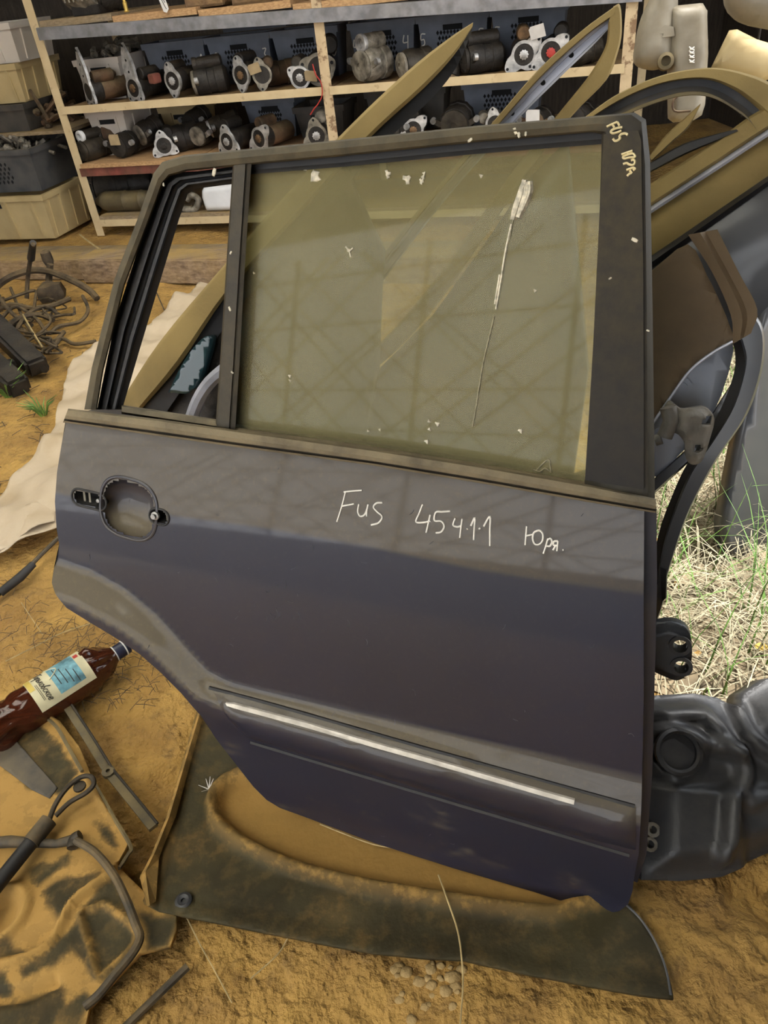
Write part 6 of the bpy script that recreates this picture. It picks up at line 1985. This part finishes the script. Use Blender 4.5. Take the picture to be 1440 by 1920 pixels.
ob('pipe_end', lathe([(.026, 0), (.026, .012), (.016, .014), (.016, 0)], sp(spx(338, 415, .04)[0], .03, .125), -SBK, 14), M['alu'], t, True)
# ------------------------------------------------------------------ left side: white sheet, wiring, dark beams, sprouts
FS = GZ(0.03)
SO_ = [(-40, 1070), (0, 1050), (60, 1030), (118, 1003), (160, 985), (200, 900), (230, 800), (330, 660), (420, 560), (400, 530), (345, 570), (290, 625), (225, 640), (165, 672), (132, 705), (118, 770), (95, 830), (60, 880), (20, 925), (-40, 965)]
SUV = FS.uvs(SO_)


def sheet2(u, v):
    a = u * 0.6 + v * 1.0
    h = 0.045 * abs(fbm(u * 3.2 + 1, v * 2.2, 3.7, 3)) + 0.02 * sin(a * 26 + 3 * fbm(u * 2, v * 2, 1.1)) * 0.6 + 0.008 * fbm(u * 16, v * 16, 2.0, 3)
    return 0.018 + h


solo('plastic_sheet', panel(SUV, FS, 0.016, sheet2, 0.002)[0], M['tarp'], 'crumpled dirty white plastic sheet on the sand left of the navy door', 'plastic sheet', None, 'all')
g, _ = panel(FS.uvs([(-30, 1062), (0, 1048), (60, 1026), (112, 998), (112, 960), (90, 965), (40, 985), (-30, 1002)]), GZ(0.07), 0.012, lambda u, v: 0.012 * sin(u * 30 + v * 14) + 0.006 * fbm(u * 20, v * 20), 0.002)
solo('plastic_sheet', g, M['tarp'], 'folded white flap of plastic lying nearest at the left edge', 'plastic sheet', None, 'all')
# tangled wiring
lw2 = thing('wiring_harness', 'tangled dusty wiring harness on the sand at the left', 'wiring', onz(60, 620, 0))
WL = [([(-30, 560, .02), (10, 525, .10), (55, 508, .13), (95, 510, .13), (140, 528, .10), (168, 545, .05), (182, 560, .02)], .016),
      ([(50, 560, .05), (52, 520, .14), (58, 480, .26), (62, 458, .33)], .010),
      ([(90, 545, .05), (92, 520, .10), (94, 495, .16)], .016),
      ([(-20, 590, .03), (20, 572, .08), (60, 578, .06), (100, 572, .05), (130, 560, .04)], .012),
      ([(0, 600, .05), (30, 575, .09), (70, 600, .06), (90, 625, .04), (110, 612, .05), (150, 603, .03), (165, 580, .04), (155, 555, .05)], .008),
      ([(-20, 620, .03), (30, 612, .05), (60, 630, .03), (100, 640, .02), (120, 622, .03)], .010),
      ([(-10, 570, .08), (30, 555, .11), (65, 545, .10), (66, 560, .09), (60, 600, .04)], .007),
      ([(-20, 640, .02), (40, 640, .04), (90, 655, .03), (115, 635, .03), (140, 645, .02), (180, 640, .02)], .008),
      ([(20, 540, .10), (45, 600, .06), (75, 645, .03), (95, 660, .02)], .007),
      ([(-10, 545, .12), (25, 590, .08), (60, 610, .05)], .009),
      ([(-20, 655, .03), (25, 625, .06), (50, 590, .08), (85, 575, .07), (110, 590, .05)], .009),
      ([(0, 630, .05), (30, 600, .08), (70, 590, .07), (100, 600, .05)], .012),
      ([(40, 648, .03), (80, 620, .05), (95, 600, .06), (80, 580, .07)], .006)]
for P, r in WL:
    ob('wire_branch', tube(spline([onz(*p) for p in P], 5), r, 7), M['root'], lw2, True)
ob('plug', tube([onz(58, 485, .25), onz(62, 455, .335)], [.017, .014], 8), M['rubber'], lw2, True)
ob('plug', lathe([(.02, 0), (.026, .02), (.024, .06), (.01, .07), (0, .07)], onz(93, 496, .13), Z3, 10), M['root'], lw2, True)
ob('connector_block', lathe([(.05, 0), (.06, .03), (.05, .07), (0, .08)], onz(100, 560, .02), Z3, 10, lambda a, h: 1 + .3 * sin(3 * a)), M['root'], lw2, True)
r9 = random.Random(31)
for i in range(16):
    x, y = r9.uniform(-10, 120), r9.uniform(560, 650)
    P = [(x, y, r9.uniform(.02, .08))]
    for k in range(4):
        P.append((P[-1][0] + r9.uniform(-28, 34), min(662, max(545, P[-1][1] + r9.uniform(-16, 16))), r9.uniform(.015, .09)))
    ob('wire_branch', tube(spline([onz(*p) for p in P], 4), r9.uniform(.003, .007), 6), M['root'], lw2, True)
stalk('straw', [(43, 590, .10), (60, 620, .07), (80, 652, .04)], 0.004, M['straw'], 'pale straight stalk standing against the wiring harness')
# two dark beams coming in from the left edge
for (a, b, l) in (((-60, 560, .20), (72, 690, .05), 'upper charred dark beam end poking in from the left edge'), ((-60, 640, .12), (38, 728, .035), 'lower charred dark beam end poking in from the left edge')):
    solo('charred_timber', beam(onz(*a), onz(*b), 0.085, 0.07, None, 0.012), M['iron'], l, 'timber', None, False)
solo('charred_timber', tube(spline([onz(-20, 690, .05), onz(40, 680, .05), onz(85, 690, .04)], 3), [.02] * 7, 8), M['iron'], 'short dark branch between the two charred beams', 'timber', None, True)


def sprout(x, y, n, L, label, seed):
    r = random.Random(seed)
    p = onz(x, y, 0.0)
    gs = []
    for i in range(n):
        a = r.uniform(0, 2 * pi)
        q = Vector((cos(a), sin(a), 0))
        l = L * r.uniform(.6, 1.1)
        b = p + q * 0.01
        gs.append(tube([b, b + q * l * .25 + Z3 * l * .5, b + q * l * .7 + Z3 * l * .75], [.003, .0025, .0006], 4))
    solo('grass_sprout', join(*gs), M['green'], label, 'grass')


sprout(18, 745, 26, 0.13, 'bright green grass sprout at the left edge below the dark beams', 1)
sprout(82, 778, 16, 0.10, 'small pale green sprout on the sand left of the white sheet', 2)
# dead stalk behind the quarter window and a nail-like twig by the beige crate
stalk('dry_twig', [(292, 545, .02), (312, 590, .03), (335, 640, .03)], 0.003, M['twig'], 'dry twig on the sand seen through the quarter window')
stalk('dry_twig', [(150, 440, .10), (165, 452, .10), (188, 468, .09)], 0.005, M['straw'], 'pale twig leaning at the beige crate corner', 'twig')
# smaller litter on the far sand
rr9 = random.Random(4)
tv_, tf_ = [], []
for i in range(150):
    c = onz(rr9.uniform(-20, 260), rr9.uniform(560, 940), 0.012)
    c.z = sandh(c.x, c.y) + 0.004
    a = rr9.uniform(0, pi)
    L = rr9.uniform(0.02, 0.09)
    g = tube([c - Vector((cos(a), sin(a), 0)) * L * .5, c + Vector((0, 0, rr9.uniform(0, .008))), c + Vector((cos(a), sin(a), 0)) * L * .5], 0.0014, 3)
    n0 = len(tv_)
    tv_ += g[0]
    tf_ += [[q + n0 for q in f] for f in g[1]]
tag(ob('plant_litter', (tv_, tf_), M['twig']), 'scattered twig litter on the far sand at the left', 'litter', kind='stuff')
